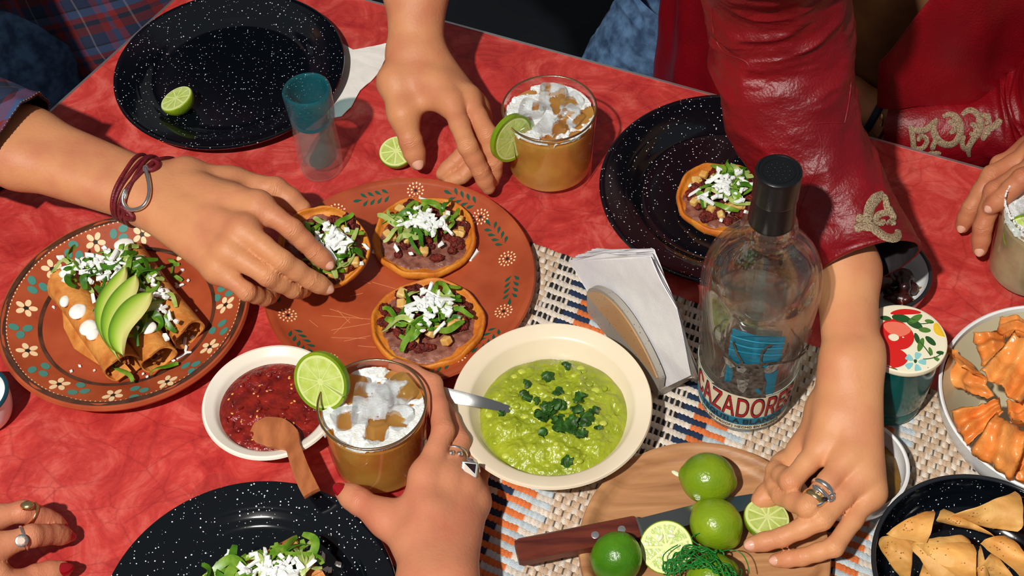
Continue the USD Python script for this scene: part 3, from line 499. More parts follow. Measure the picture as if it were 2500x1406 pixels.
def iced_drink(name, label, dlabel, c, r0, r1, h, fill, seed, cubes, mat='drink_amber', rimmat='gold_rim'):
    t = thing(name, label, 'glass', c); pr = tumbler_prof(r0, r1, h); part(t, 'glass_body', at(lathe(pr, 96), c), 'tumbler_glass', 40, label='clear tumbler wall and base')
    if rimmat: part(t, 'rim', at(lathe([(r1-.0009+.0011*math.cos(a), h-.0002+.0009*math.sin(a)) for a in np.linspace(-np.pi, np.pi, 11)], 96), c), rimmat, 60, label='worn gold line on the rim')
    ri = lambda z: np.interp(z, [.004, h], [r0-.0021, r1-.0021])
    d = one('drink', at(lathe([(0, .0088), (ri(.01)-.003, .0088), (ri(.012), .0115)] + [(ri(z), z) for z in np.linspace(.02, fill, 6)] + [(ri(fill)-.004, fill-.0004), (0, fill-.0006)], 80), c), mat, dlabel, 'drink', c + [0, 0, .0088])
    g = np.random.default_rng(seed)
    for i, (x, y, s, dz) in enumerate(cubes):
        R = trimesh.transformations.random_rotation_matrix(g.random(3))[:3, :3]; R = frame_to(unit(np.array([g.normal(0, .35), g.normal(0, .35), 1])), (math.cos(i*1.3), math.sin(i*1.3), 0))
        m = ice_cube(np.zeros(3), s, R, seed+i); r_ = np.hypot(x, y); lim = ri(fill)-.001; m = at(m, c[0]+x, c[1]+y, T+fill+dz)
        v = np.asarray(m.vertices).copy(); q = v[:, :2]-c[:2]; rr = np.linalg.norm(q, axis=1); f = np.minimum(1, lim/np.maximum(rr, 1e-6)); v[:, :2] = c[:2]+q*f[:, None]; v[:, 2] = np.minimum(v[:, 2], T+h+.004)
        one('ice_cube', TM(v, m.faces), 'ice', f'clear ice cube floating in the {dlabel}', 'ice cube', group=f'ice cubes in the {dlabel}', smooth=50)
    # foam lying between the cubes
    n = 190; xs = np.linspace(-ri(fill), ri(fill), n); X, Y = np.meshgrid(xs, xs, indexing='ij'); q = np.stack([X, Y, 0*X+seed], -1)
    cov = meshkit.fbm(q*70 + seed*3.3, 3, seed); hh = np.clip((cov-.43)*.05, -.001, .0035) + .0005*meshkit.noise(q*900, 2)
    for x, y, s, dz in cubes: hh -= .004*np.exp(-((X-x)**2+(Y-y)**2)/(s*.42)**2)
    ins = (np.hypot(X, Y) < ri(fill)-.0004) & (hh > -.0006); idx = -np.ones(X.shape, int)
    f = []
    for i in range(n-1):
        for j in range(n-1):
            if ins[i, j] and ins[i+1, j] and ins[i, j+1] and ins[i+1, j+1]: a, b, d_, e = i*n+j, (i+1)*n+j, (i+1)*n+j+1, i*n+j+1; f += [[a, b, d_], [a, d_, e]]
    m = TM(np.stack([X+c[0], Y+c[1], T+fill+hh+.0004], -1).reshape(-1, 3), f); m.remove_unreferenced_vertices()
    one('foam', m, 'foam', f'white foam on the {dlabel}', 'foam', kind='stuff', smooth=True)
    return t
c1 = np.array([0.047, 1.060, T]); iced_drink('cocktail_glass', 'gold-rimmed tumbler of iced amber drink standing by the top table edge', 'amber drink in the tumbler by the top table edge', c1, .0445, .0485, .090, .077, 5, [(.004, .022, .026, .006), (-.018, .008, .024, .001), (.020, -.006, .022, .002), (.0, -.020, .024, .0), (.024, .016, .020, .001), (-.026, -.012, .02, -.002)])
c2 = np.array([-0.125, 0.707, T]); iced_drink('cocktail_glass', 'gold-rimmed tumbler of iced amber drink gripped by the hand with red nails', 'amber drink held by the hand with red nails', c2, .0435, .0475, .090, .078, 9, [(-.002, .002, .030, .008), (-.018, .022, .024, .001), (.022, .018, .026, .002), (.022, -.010, .022, .0), (-.024, -.008, .022, -.002), (.004, -.026, .02, -.003)])
c3 = P(2570, 503, .1)*[1, 1, 0] + [0, 0, T]
iced_drink('margarita_glass', 'salt-rimmed tumbler of pale drink at the right picture edge', 'pale margarita in the salt-rimmed tumbler', c3, .040, .0435, .100, .078, 15, [(-.012, .006, .026, .004), (.012, .010, .024, .002), (.004, -.016, .024, .001)], 'drink_pale', None)
mg = '/World/margarita_glass'; th = np.random.default_rng(4).uniform(0, 2*np.pi, 420)
part(mg, 'salt_rim', cat(*[ball(c3 + [.0428*math.cos(a), .0428*math.sin(a), .0995 + .0016*math.sin(i*7.7)], .0007+.0006*((i*37) % 10)/10, 0) for i, a in enumerate(th)]), 'salt', False, label='crust of white salt grains', kind='stuff')
def thing_wheel(label, c, n, x, r, cut=True): t = thing('lime_slice', label, 'lime slice', c); lime_wheel(t, c, n, x, r, cut=cut)
d = c1 + [.0478*math.cos(3.72), .0478*math.sin(3.72), .076]; thing_wheel('round lime slice on the rim of the tumbler by the top table edge', d, (.62, -.76, .16), (0, 0, -1), .0255)
d = P(786, 930, .096); thing_wheel('round lime slice on the rim of the held tumbler over the salsa', d, (-.42, -.72, .55), unit(c2-d+[0, 0, .085]), .0265)
d = P(2478, 565, .070); thing_wheel('lime slice inside the salt-rimmed tumbler', c3 + [-.022, -.012, .074], (-.5, -.6, .5), (1, 0, .5), .020, False)
# ---------------------------------------------------------------- shot glass
cS = np.array([-0.197, 1.080, T]); sg = thing('shot_glass', 'tall hand-blown shot glass with a teal rim standing below the empty plate', 'glass', cS)
wob = lambda r, z, t: (r*(1+.012*np.sin(3*t+z*90)+.008*np.sin(5*t-z*140)), z+0*t)
zs = np.linspace(.003, .074, 10); out = [(0, 0), (.019, 0), (.0225, .002)] + [(.0228+.0010*math.sin(z*60), z) for z in zs]
part(sg, 'glass_body', at(lathe(out + [(.0190, .073)] + [(.0185, z) for z in zs[::-1] if z > .016] + [(.015, .013), (0, .012)], 72, wob), cS), 'shot_glass_clear', 50, label='clear rippled lower body')
part(sg, 'teal_rim', at(lathe([(.0192, .0738), (.0232, .0738), (.0240, .085), (.0245, .100), (.0250, .110), (.0246, .1135), (.0232, .1148), (.0212, .1140), (.0202, .111), (.0197, .100), (.0194, .085), (.0192, .0738)], 72, wob), cS), 'shot_glass_teal', 50, label='teal tinted upper band')
one('tequila_shot', at(lathe([(0, .0135), (.0140, .0135), (.0172, .018), (.0172, .0715), (0, .0712)], 48), cS), 'tumbler_glass', 'clear spirit inside the teal-rimmed shot glass', 'drink', cS+[0, 0, .0135])
# ---------------------------------------------------------------- tequila bottle
cT = np.array([0.2075, 0.752, TR]); bt = thing('liquor_bottle', 'tall clear tequila bottle with a black cap and stag label', 'bottle', cT)
BO = [(0, .004), (.030, .003), (.038, 0), (.0425, .001), (.0445, .005), (.0452, .012), (.0462, .06), (.0476, .11), (.0486, .155), (.0486, .168), (.0478, .180), (.0455, .192), (.0410, .203), (.0340, .213), (.0265, .220), (.0220, .226), (.0205, .231), (.0212, .236), (.0222, .240), (.0212, .2445), (.0172, .250), (.0165, .262), (.0155, .272)]
BI = [(.0120, .272), (.0125, .250), (.0165, .240), (.0165, .231), (.0190, .223), (.0300, .2105), (.0375, .200), (.0420, .1895), (.0448, .178), (.0458, .165), (.0452, .13)]
BL = [(.0446, .10), (.0434, .06), (.0425, .018), (.0380, .012), (0, .014)]
LIQ = .131
flare = lambda r, z: r*float(np.interp(z, [0, .165, .19, .226], [.905, 1.045, 1.035, 1.0]))
BO, BI, BL = ([(flare(a, b), b) for a, b in X] for X in (BO, BI, BL))
part(bt, 'glass_body', at(lathe(BO+BI+BL, 120), cT), 'bottle_glass', 40, label='clear glass body')
one('tequila', at(lathe([(flare(a, b), b) for a, b in ((0, .0142), (.0376, .0122), (.0421, .0182), (.0430, .06), (.0442, .10), (.0450, LIQ-.001), (.0440, LIQ), (0, LIQ-.0005))], 96), cT), 'tequila', 'clear tequila filling the lower half of the bottle', 'drink', cT+[0, 0, .0122])
cp = part(bt, 'cap', at(lathe([(.0156, .2735), (.0178, .2735), (.0181, .275), (.0183, .298), (.0178, .3012), (.0165, .3022), (.0158, .3022), (.0152, .3014), (0, .3014)], 72), cT), 'black_wax', 40, label='black round cap with an embossed top')
part(cp, 'embossed_ring', at(lathe([(.0118, .3012), (.0122, .3020), (.0130, .3020), (.0134, .3012), (.0118, .3012)], 60), cT), 'black_wax', 40)
part(cp, 'embossed_mark', cat(*[at(ball((0, 0, 0), .0011, 1, (1, 1, .45)), cT[0]+.009*r_*math.cos(a), cT[1]+.009*r_*math.sin(a), cT[2]+.3014) for r_, a in [(0.95, k*.52) for k in range(12)] + [(.5, k*1.05) for k in range(6)] + [(0, 0)]]), 'black_wax', 40)
part(bt, 'neck_seal', at(lathe([(.0150, .246), (.0182, .246), (.0186, .2475), (.0178, .262), (.0172, .2685), (.0168, .2730), (.0150, .2730)], 72), cT), 'black_wax', 40, label='black seal around the neck')
rB = lambda z: np.interp(z, [b for a, b in BO[4:15]], [a for a, b in BO[4:15]])
ang0 = math.atan2(CAM[1]-cT[1], CAM[0]-cT[0]) + 0.0
def wrap(m, z0, off, a_off=0.0):
    """flat lettering (x along, y up, z out) laid round the bottle"""
    v = np.asarray(m.vertices); z = z0 + v[:, 1]; r = rB(z) + off + v[:, 2]; a = ang0 + a_off + v[:, 0]/.0445
    return TM(np.stack([cT[0]+r*np.cos(a), cT[1]+r*np.sin(a), cT[2]+z], 1), m.faces)
def flat(shape, th, edge=.004):
    ms = [trimesh.creation.extrude_polygon(g.segmentize(edge), th, engine='earcut') for g in getattr(shape, 'geoms', [shape])]; m = cat(*ms)
    return m
def sheet(x0, x1, y0, y1, th, n=40, top=None):
    xs = np.linspace(x0, x1, n); V = []
    for x in xs:
        yt = y1 if top is None else top(x)
        V += [[x, y0, 0], [x, yt, 0], [x, yt, th], [x, y0, th]]
    f = grid_faces(n, 4, True); e = (n-1)*4; f = np.vstack([f, [[0, 2, 1], [0, 3, 2], [e, e+1, e+2], [e, e+2, e+3]]]); m = TM(V, f)
    if m.volume < 0: m.invert()
    return m
W2 = .072
lb = part(bt, 'front_label', wrap(sheet(-W2, W2, .010, .066, .0003), 0, .0002), 'label_cream', 40, label='cream paper label band')
part(lb, 'blue_band', wrap(sheet(-W2, W2, .0185, .0285, .0002), 0, .0005), 'label_blue', 40)
for y in (.0292, .0180, .0652): part(lb, 'rule', wrap(sheet(-W2, W2, y, y+.0006, .0002), 0, .0006), 'label_blue', 40)
def letters(text, height, z0, mat, name, off, squeeze=1.0, bold=False, a_off=0.0, arc=None):
    m = meshkit.text_mesh(text, height, .0003, bold=bold); v = np.asarray(m.vertices).copy(); w = v[:, 0].max(); v[:, 0] = (v[:, 0]-w/2)*squeeze
    if arc: v[:, 1] = v[:, 1]*(1 + arc*(1-(2*v[:, 0]/(w*squeeze))**2))
    return part(lb, name, wrap(TM(v, m.faces), z0, off, a_off), mat, False)
lt = meshkit.text_mesh('CAZADORES', .029, .0003, bold=True); wl = np.ptp(np.asarray(lt.vertices)[:, 0]); sq = .105/wl
letters('CAZADORES', .0297, .0314, 'label_ink', 'lettering_outline', .0006, sq*1.012, True)
letters('CAZADORES', .0290, .0318, 'label_red', 'lettering', .0010, sq, False)
lt = meshkit.text_mesh('TEQUILA BLANCO', .0068, .0003, bold=True); letters('TEQUILA BLANCO', .0068, .0202, 'label_ink', 'lettering', .0008, .086/np.ptp(np.asarray(lt.vertices)[:, 0]), True)
letters('HECHO EN MEXICO', .0034, .0125, 'label_ink', 'lettering', .0006, 1.0, False, .42); letters('VOL. (80 PROOF)', .0034, .0125, 'label_ink', 'lettering', .0006, 1.0, False, -.55)
skin_ = at(lathe([(a, b) for a, b in BO if b > .01], 240), cT)
def bottle_print(par, name, shape, mat, off, label=None):
    """printed shape, outlined in the enlarged view of the photograph's label, laid on the glass"""
    if not isinstance(shape, (Polygon,)) and not hasattr(shape, 'geoms'): shape = Polygon(shape).buffer(0)
    shape = affinity.affine_transform(shape, [1/2.009, 0, 0, 1/2.009, 1650, 400])
    ms = [trimesh.creation.extrude_polygon(g.segmentize(5), 1.0, engine='earcut') for g in getattr(shape, 'geoms', [shape]) if not g.is_empty]; m = cat(*ms).subdivide(); v = np.asarray(m.vertices); xy, inv = np.unique(np.round(v[:, :2], 4), axis=0, return_inverse=True); h = raycast(xy, skin_, 0)
    h = np.array([x if x is not None else [np.nan]*3 for x in h])[inv.ravel()]; ok = ~np.isnan(h[:, 0]); f = m.faces[ok[m.faces].all(1)]; rd = h - np.array([cT[0], cT[1], 0]); rd[:, 2] = 0; rd /= np.linalg.norm(rd, axis=1, keepdims=True)
    w = TM(np.nan_to_num(h + rd*(off + v[:, 2:]*.0002)), f); w.remove_unreferenced_vertices(); return part(par, name, w, mat, 40, label=label)
line_ = lambda pts, w: LineString(curve(np.array(pts, float), 30)).buffer(w)
pn = bottle_print(bt, 'blue_panel', [(278, 806), (400, 842), (538, 848), (505, 990), (476, 1126), (340, 1128), (236, 1076), (255, 950)], 'label_blue', .0002, 'blue printed panel behind the stag')
for q in ([(272, 840), (400, 872), (532, 876)], [(262, 905), (390, 930), (520, 935)], [(270, 868), (330, 892), (420, 905), (526, 902)]): bottle_print(pn, 'printed_streak', line_(q, 2.5), 'label_sky', .0005)
st = bottle_print(bt, 'stag_emblem', [(178, 1072), (232, 1064), (268, 1066), (284, 1030), (276, 1008), (288, 990), (318, 972), (352, 980), (392, 976), (424, 988), (436, 1010), (432, 1034), (442, 1064), (434, 1110), (440, 1142), (360, 1146), (270, 1122), (210, 1094)], 'stag_dark', .0008, 'printed stag facing forward')
bottle_print(st, 'forehead', [(300, 990), (340, 986), (352, 1004), (330, 1022), (300, 1014)], 'stag_light', .0011)
bottle_print(st, 'muzzle', [(296, 1008), (330, 1020), (372, 1014), (380, 1028), (340, 1042), (306, 1036), (292, 1022)], 'stag_dark', .0012)
bottle_print(st, 'neck_fur', [(300, 1050), (330, 1056), (360, 1050), (352, 1090), (330, 1120), (306, 1100)], 'stag_light', .0011)
for x, y in ((312, 992), (398, 994)): bottle_print(st, 'eye', ell(x, y, 8, 4, .1, 10), 'label_ink', .0014)
bottle_print(st, 'ear', [(428, 1000), (455, 984), (512, 976), (492, 1004), (462, 1022), (434, 1018)], 'stag_light', .0011, 'pale pointed ear'); bottle_print(st, 'ear', [(238, 940), (266, 956), (294, 990), (272, 996), (248, 972)], 'stag_light', .0011)
bottle_print(st, 'antler', unary_union([line_([(302, 982), (262, 946), (236, 900), (230, 856), (240, 812)], 6), line_([(236, 902), (204, 868), (192, 826), (204, 796), (228, 788)], 4.5), line_([(328, 968), (304, 926), (286, 870)], 5), line_([(250, 930), (238, 890), (252, 846), (276, 822)], 4)]), 'stag_dark', .0011)
bottle_print(st, 'antler', unary_union([line_([(404, 982), (470, 972), (556, 962), (616, 926), (648, 872), (660, 818)], 6), line_([(424, 978), (418, 940), (434, 906), (462, 884)], 5), line_([(500, 970), (530, 930), (548, 878)], 5), line_([(596, 942), (618, 896), (590, 842)], 5), line_([(636, 896), (664, 868), (672, 846)], 4)]), 'stag_dark', .0011)
# ---------------------------------------------------------------- teal jar with floral lid
cJ = np.array([0.338, 0.743, TR]); jr = thing('candle_jar', 'teal glass jar with a floral patterned lid behind the wrist', 'jar', cJ)
part(jr, 'jar_body', at(lathe([(0, 0), (.0285, 0), (.031, .002), (.0318, .008), (.0300, .012), (.0335, .024), (.0345, .050), (.0345, .0845), (.030, .0845), (.030, .012), (0, .011)], 96), cJ), 'teal_tin', 40)
LJ = [(0, .085), (.0362, .085), (.0376, .0862), (.0380, .0885), (.0374, .0912), (.035, .0922), (0, .0930)]
ld = part(jr, 'lid', at(lathe(LJ, 96), cJ), 'lid_cream', 40, label='cream lid printed with flowers')
zJ = ztop([(a, b) for a, b in LJ])
def lid_xy(x, y):
    p = P(2000+x/1.744, 600+y/1.744, .0925); return p[:2]
def lid_shape(pts, mat, name, off=0):
    c = np.array([lid_xy(*p) for p in pts]); c = c[:-1] if np.allclose(c[0], c[-1]) else c
    from scipy.interpolate import CubicSpline
    q = CubicSpline(np.arange(len(c)+1), np.vstack([c, c[:1]]), bc_type='periodic')(np.linspace(0, len(c), 40)); s = Polygon(q).buffer(0).intersection(Point(cJ[0], cJ[1]).buffer(.0358))
    if not s.is_empty: part(ld, name, on_dish(s, np.array([*cJ[:2], TR+off]), zJ, .0003), mat, False)
lid_shape([(265, 345), (330, 330), (395, 385), (385, 440), (330, 455), (265, 420)], 'print_red', 'printed_flower')
lid_shape([(270, 350), (330, 340), (385, 372), (350, 400), (300, 390)], 'print_coral', 'printed_petal', .0003)
lid_shape([(262, 440), (310, 440), (370, 480), (352, 522), (290, 535), (255, 520)], 'print_red', 'printed_flower')
lid_shape([(300, 300), (360, 282), (430, 298), (350, 306)], 'print_red', 'printed_flower')
lid_shape([(290, 400), (318, 392), (335, 410), (310, 420)], 'lid_cream', 'printed_petal', .0004)
for i in range(5):
    a = i*1.257; lid_shape([(405+12*math.cos(a), 507+10*math.sin(a)), (405+42*math.cos(a-.35), 507+36*math.sin(a-.35)), (405+46*math.cos(a), 507+40*math.sin(a)), (405+42*math.cos(a+.35), 507+36*math.sin(a+.35))], 'print_blue', 'printed_petal')
lid_shape([(398, 502), (405, 498), (412, 504), (405, 513)], 'print_leaf_dark', 'flower_center', .0003)
lid_shape([(485, 345), (510, 350), (540, 385), (535, 400), (490, 385)], 'print_yellow', 'printed_flower')
for j, (x, y, a, l) in enumerate(((345, 322, .2, 40), (405, 325, 2.6, 34), (400, 345, .5, 40), (445, 372, .1, 26), (470, 418, .7, 28), (428, 435, 1.9, 30), (412, 408, 1.2, 24), (470, 462, 1.2, 18), (512, 468, .1, 18), (498, 495, .5, 18), (375, 560, .5, 22), (425, 562, .3, 20), (315, 542, .3, 22), (465, 335, .2, 20), (280, 322, .2, 24), (440, 548, .2, 16), (470, 535, .2, 14))):
    c, s = math.cos(a), math.sin(a); w = l*.42
    lid_shape([(x-l*c, y-l*s), (x-w*s, y+w*c), (x+l*c, y+l*s), (x+w*s, y-w*c)], 'print_leaf' if j % 2 else 'print_leaf_dark', 'printed_leaf')
st_ = []
for a in ([(400, 400), (440, 440), (470, 480)], [(440, 495), (480, 490), (520, 470)], [(380, 340), (440, 345), (480, 338)]): st_.append(LineString(curve(np.array([lid_xy(*p) for p in a]), 14)).buffer(.0004))
part(ld, 'printed_stem', on_dish(unary_union(st_), cJ, zJ, .0003), 'print_leaf_dark', False)
# ---------------------------------------------------------------- napkin holder and napkins
a, b = P(1432, 768)[:2], P(1606, 979)[:2]; hd = unit(b-a); hw = np.array([-hd[1], hd[0]]); hw = hw if hw[0] > 0 else -hw; L = np.linalg.norm(b-a)
R3 = np.stack([np.r_[hd, 0], [0, 0, 1.0], np.r_[hw, 0]], 1); org = np.r_[a, TR]
def moon(L, h0, h1, k=0.0, n=40, lo=0.0):
    s = np.linspace(0, 1, n); top = h0 + (h1-h0)*np.sin(np.pi*s**.85)**.75
    return Polygon(np.r_[[(.003, lo), (L-.003, lo), (L-.0006, lo+.003)], np.stack([L*s[::-1], np.maximum(top[::-1], lo+.005)], 1), [(.0006, lo+.003)]]).buffer(0)
nh = thing('napkin_holder', 'speckled stoneware napkin holder standing on the woven runner', 'napkin holder', (*(a+b)/2+hw*.02, T) if False else (*((a+b)/2+hw*.02), T))
def slab(shape, z0, th): return place(at(trimesh.creation.extrude_polygon(shape.segmentize(.004), th, engine='earcut'), 0, 0, z0), R3, org)
part(nh, 'front_wall', slab(moon(L, .030, .066), 0, .006), 'grey_stoneware', 40)
part(nh, 'glazed_face', slab(moon(L, .028, .064, lo=.026).buffer(-.0022), -.0012, .0025), 'tan_stoneware', 40, label='glazed tan upper face')
part(nh, 'back_wall', slab(moon(L, .030, .066), .034, .006), 'tan_stoneware', 40)
part(nh, 'holder_base', slab(Polygon([(.001, 0), (L-.001, 0), (L, .012), (0, .012)]), .004, .032), 'grey_stoneware', 40)
def plane_hit(x, y, p0, n):
    d = unit(FW*FPX + RT*(x-1250) - UP*(y-703)); return CAM + d*(((p0-CAM)@n)/(d@n))
n3 = np.r_[hw, 0]; g = np.random.default_rng(11)
for i in range(13):
    p0 = org + n3*(.0085 + i*.0019); lean = n3*.0; f = i/12.0
    out = [(1388+f*62, 640-f*26), (1470+f*60, 628-f*10), (1590, 612+(1-f)*26), (1648, 762), (1706-(1-f)*22, 932-(1-f)*4), (1625, 930), (1520, 830), (1440, 735)]
    q = np.array([plane_hit(x+g.normal(0, 2.5), y+g.normal(0, 2.5), p0, n3) for x, y in out]); q2 = np.stack([(q-org)@np.r_[hd, 0], q[:, 2]-T], 1); q2[5:7, 1] = .0125; q2[:, 1] = np.maximum(q2[:, 1], .0125)
    m = trimesh.creation.extrude_polygon(Polygon(q2).buffer(0).buffer(-.001).buffer(.001).segmentize(.006), .0011, engine='earcut'); v = np.asarray(m.vertices).copy()
    v[:, 2] += .0085 + i*.0019 + .0010*np.sin(v[:, 0]*110+i)*np.clip(v[:, 1]*14, 0, 1) + .06*(f-.3)*np.clip(v[:, 1]-.05, 0, 1)*.5
    one('paper_napkin', place(TM(v, m.faces), R3, org), 'paper_napkin', 'folded white paper napkin standing in the stoneware holder', 'napkin', group='napkins in the stoneware holder', smooth=30)
# ---------------------------------------------------------------- food
def lettuce_strip(c, a, L, w, g, lift=.004, curl=1.0):
    n = 14; t = np.linspace(-.5, .5, n); bend = g.normal(0, .35)*curl
    x = t*L; y = bend*L*t**2*2 + .15*L*np.sin(t*5+g.uniform(0, 6)); z = lift*(np.sin(t*np.pi*g.uniform(1.2, 2.4)+g.uniform(0, 3))*.6 + .4)
    ca, sa = math.cos(a), math.sin(a); q = np.stack([x*ca-y*sa, x*sa+y*ca, z], 1) + c
    tw = g.uniform(-.9, .9) + t*g.uniform(-2, 2); up = np.stack([-sa*np.sin(tw), ca*np.sin(tw), np.cos(tw)], 1)
    return ribbon(q, up, w*(.55+.45*np.sin(np.pi*(t+.5))**.5), .0004)
def shard(g, L, w):
    m = rbox((L, w, w*g.uniform(.55, .9)), w*.2, 1); v = np.asarray(m.vertices).copy(); v[:, 1] += .18*L*np.sin(v[:, 0]/L*3+g.uniform(0, 6))*.6; v *= 1+.9*(meshkit.noise(v*420+g.uniform(0, 50))-.5)[:, None]; v[:, 1] += v[:, 0]*g.normal(0, .25)
    return TM(v, m.faces)
def crumb_mesh(g, r):
    m = ball((0, 0, 0), r, 3, g.uniform(.75, 1.4, 3)*[1, 1, .8]); return bumpy(bumpy(m, r*.55, 230, int(g.integers(99))), r*.30, 800, 3)
GREENS = ['lettuce', 'lettuce', 'lettuce_dark', 'lettuce_pale']
def tostada(label, c, r, seed, shift=(0, 0), R=None, bare=0.0):
    """crisp masa shell with a raised rim, beans, chorizo, potato, lettuce and crumbled cheese"""
    g = np.random.default_rng(seed); t = thing('tostada', label, 'tostada', c); R = np.eye(3) if R is None else R
    pr = [(0, .0002), (r*.80, 0), (r*.93, .0015), (r*.99, .0055), (r*1.0, .0090), (r*.985, .0118), (r*.955, .0128), (r*.925, .0118), (r*.90, .0095), (r*.86, .0070), (r*.6, .0060), (0, .0060)]
    ph = g.uniform(0, 6, 4)
    wob = lambda a, z, th: (a*(1+.022*np.sin(2*th+ph[0])+.012*np.sin(5*th+ph[1])+.006*np.sin(11*th+ph[2])), z*(1+.16*np.sin(3*th+ph[3])+.08*np.sin(9*th+ph[1])))
    put = lambda m: place(m, R, c)
    part(t, 'shell', put(bumpy(lathe(pr, 110, wob), .0007, 160, seed)), 'masa', 60)
    n = 60; q = np.linspace(-1, 1, n)*r*.9; X, Y = np.meshgrid(q, q, indexing='ij'); rr = np.hypot(X, Y); Z = .0088 + .0035*(meshkit.fbm(np.stack([X, Y, 0*X+seed], -1)*120, 3)-.45) - .004*np.clip((rr/r-.72)/.2, 0, 1)
    ok = rr < r*.885*(1+.03*np.sin(np.arctan2(Y, X)*5+ph[0])); f = [[i*n+j, (i+1)*n+j, (i+1)*n+j+1] for i in range(n-1) for j in range(n-1) if ok[i, j] and ok[i+1, j+1] and ok[i+1, j] and ok[i, j+1]]; f += [[a, c_, a+1] for a, b, c_ in f]
    m = TM(np.stack([X, Y, Z], -1).reshape(-1, 3), f); m.remove_unreferenced_vertices(); part(t, 'beans', put(m), 'beans', True, label='refried beans')
    s = np.r_[np.array(shift)*.55, 0]
    for i in range(64):
        a, d = g.uniform(0, 2*np.pi), r*.76*math.sqrt(g.random()); p = s + [d*math.cos(a), d*math.sin(a), .0110+g.uniform(-.001, .0025)]
        if np.hypot(p[0], p[1]) > r*.84: continue
        part(t, 'chorizo_crumb', put(at(crumb_mesh(g, g.uniform(.0030, .0064)), p)), 'chorizo', 60)
    for i in range(15):
        a, d = g.uniform(0, 2*np.pi), r*(.30+.42*g.random()); k = g.uniform(.0066, .0098); q = s + [d*math.cos(a), d*math.sin(a), .0150]
        if np.hypot(q[0], q[1]) > r*.82: continue
        part(t, 'potato_cube', put(place(rbox((k, k*g.uniform(.8, 1.3), k*.9), k*.22, 1), frame_to(unit([g.normal(0, .4), g.normal(0, .4), 1]), (math.cos(i), math.sin(i), 0)), q)), 'potato', 40)
    for i in range(30):
        a, d = g.uniform(0, 2*np.pi), r*.64*g.random()**.7; q = s + [d*math.cos(a), d*math.sin(a), .0175+.0055*(1-d/r/.65)+g.uniform(0, .003)]
        part(t, 'lettuce_strip', put(lettuce_strip(q, g.uniform(0, 6.3), g.uniform(.016, .034), g.uniform(.0038, .0068), g)), GREENS[i % 4], 60)
    for i in range(60):
        a, d = g.uniform(0, 2*np.pi), r*.60*abs(g.normal(0, .55)); d = min(d, r*.75); q = s*1.1 + [d*math.cos(a), d*math.sin(a), .0250+.004*(1-d/r/.5)+g.uniform(-.001, .0025)]
        if d > r*.55: q[2] -= .007
        part(t, 'cheese_crumb', put(place(shard(g, g.choice([.0042, .0058, .0085, .014, .018], p=[.34, .32, .20, .10, .04])*g.uniform(.85, 1.15), g.uniform(.0032, .0052)), frame_to(unit([g.normal(0, .4), g.normal(0, .4), 1]), (math.cos(i*2.3), math.sin(i*2.3), 0)), q)), 'cheese', 40)
    return t
zb = T + .0080
tostada('tostada at the far side of the clay plate, heaped with the most cheese', np.r_[P(1037, 585, .012)[:2], zb], .0535, 21, (.003, .010))
tostada('tostada on the near side of the clay plate above the held tumbler', np.r_[P(1045, 797, .012)[:2], zb], .0545, 22, (-.002, .012))
tostada('tostada on the black enamel plate beside the red leather sleeve', np.r_[P(1768, 488, .012)[:2], T+.0044], .0500, 23, (.001, .004))
RH = frame_to(unit([.16, -.30, 1.0]), (1, 0.1, 0)); cHt = P(790, 612, .046)
tostada('tostada lifted from the clay plate by the hand with the leather bracelet', cHt, .0440, 24, (.012, -.006), RH)
g = np.random.default_rng(31)
for x, y, l in ((1158, 625, .014), (916, 612, .010), (1158, 590, .007), (955, 640, .006)):
    p = dish_at(x, y, cB, zB); one('cheese_crumb', place(shard(g, l, .0034), frame_to((0, 0, 1), (.5, .8, 0)), p+[0, 0, .0015]), 'cheese', 'stray white cheese crumb on the clay plate of tostadas', 'cheese', group='stray cheese crumbs on the tostada plate')
# taquitos
zw = T + .0086
def taquito(label, p, q, r, seed, flap=None):
    g = np.random.default_rng(seed); t = thing('taquito', label, 'taquito', (*((p+q)/2)[:2], zw)); ax = unit(q-p); L = np.linalg.norm(q-p); u = frame_to(ax, (0, 0, 1)); n, k = 42, 30
    th = np.linspace(-.55*np.pi, 2.15*np.pi, n); V = []
    for side in (0, 1):
        for i in range(k):
            s = i/(k-1); fl = 1 + .10*abs(2*s-1)**3; rr = r*fl*(1+.10*np.clip((th-1.2*np.pi)/(.95*np.pi), 0, 1))*(1+.035*np.sin(th*2+seed+s*2)+.02*np.sin(s*11+th)) - side*.0013
            e = L*(s-.5) + (.0030*np.sin(th+seed) + .0016*np.sin(th*3))*(2*s-1)
            V.append((p+q)/2 + ax*e[:, None] + u[:, 0]*(rr*np.cos(th))[:, None] + u[:, 1]*(rr*np.sin(th))[:, None])
    V = np.array(V); f0 = grid_faces(k, n, False); F = np.vstack([f0, f0[:, ::-1]+k*n])
    ed = [(0, j) for j in range(n)] + [(i, n-1) for i in range(k)] + [(k-1, n-1-j) for j in range(n)] + [(k-1-i, 0) for i in range(k)]
    idx = [i*n+j for i, j in ed]; F = np.vstack([F] + [[[a, a+k*n, b], [b, a+k*n, b+k*n]] for a, b in zip(idx, idx[1:]) if a != b])
    m = TM(V.reshape(-1, 3), F); m.fix_normals(); part(t, 'tortilla', m, 'taquito_shell', 50, label='rolled fried tortilla')
    for i in range(16):
        o = q - ax*(.004+.010*g.random()) + u[:, 0]*g.normal(0, r*.28) + u[:, 1]*g.normal(0, r*.28)
        part(t, 'filling_shred', tube(curve([o-ax*.012, o+u[:, 0]*g.normal(0, .002), o+ax*g.uniform(-.002, .003)+u[:, 1]*g.normal(0, .002)], 8), g.uniform(.0010, .0018), 6), 'taquito_fill', 50)
    return t
hq = .0245
taquito('rightmost taquito on the flowered clay plate, its open end by the wrist side', P(318, 625, hq), P(462, 818, hq), .0150, 1)
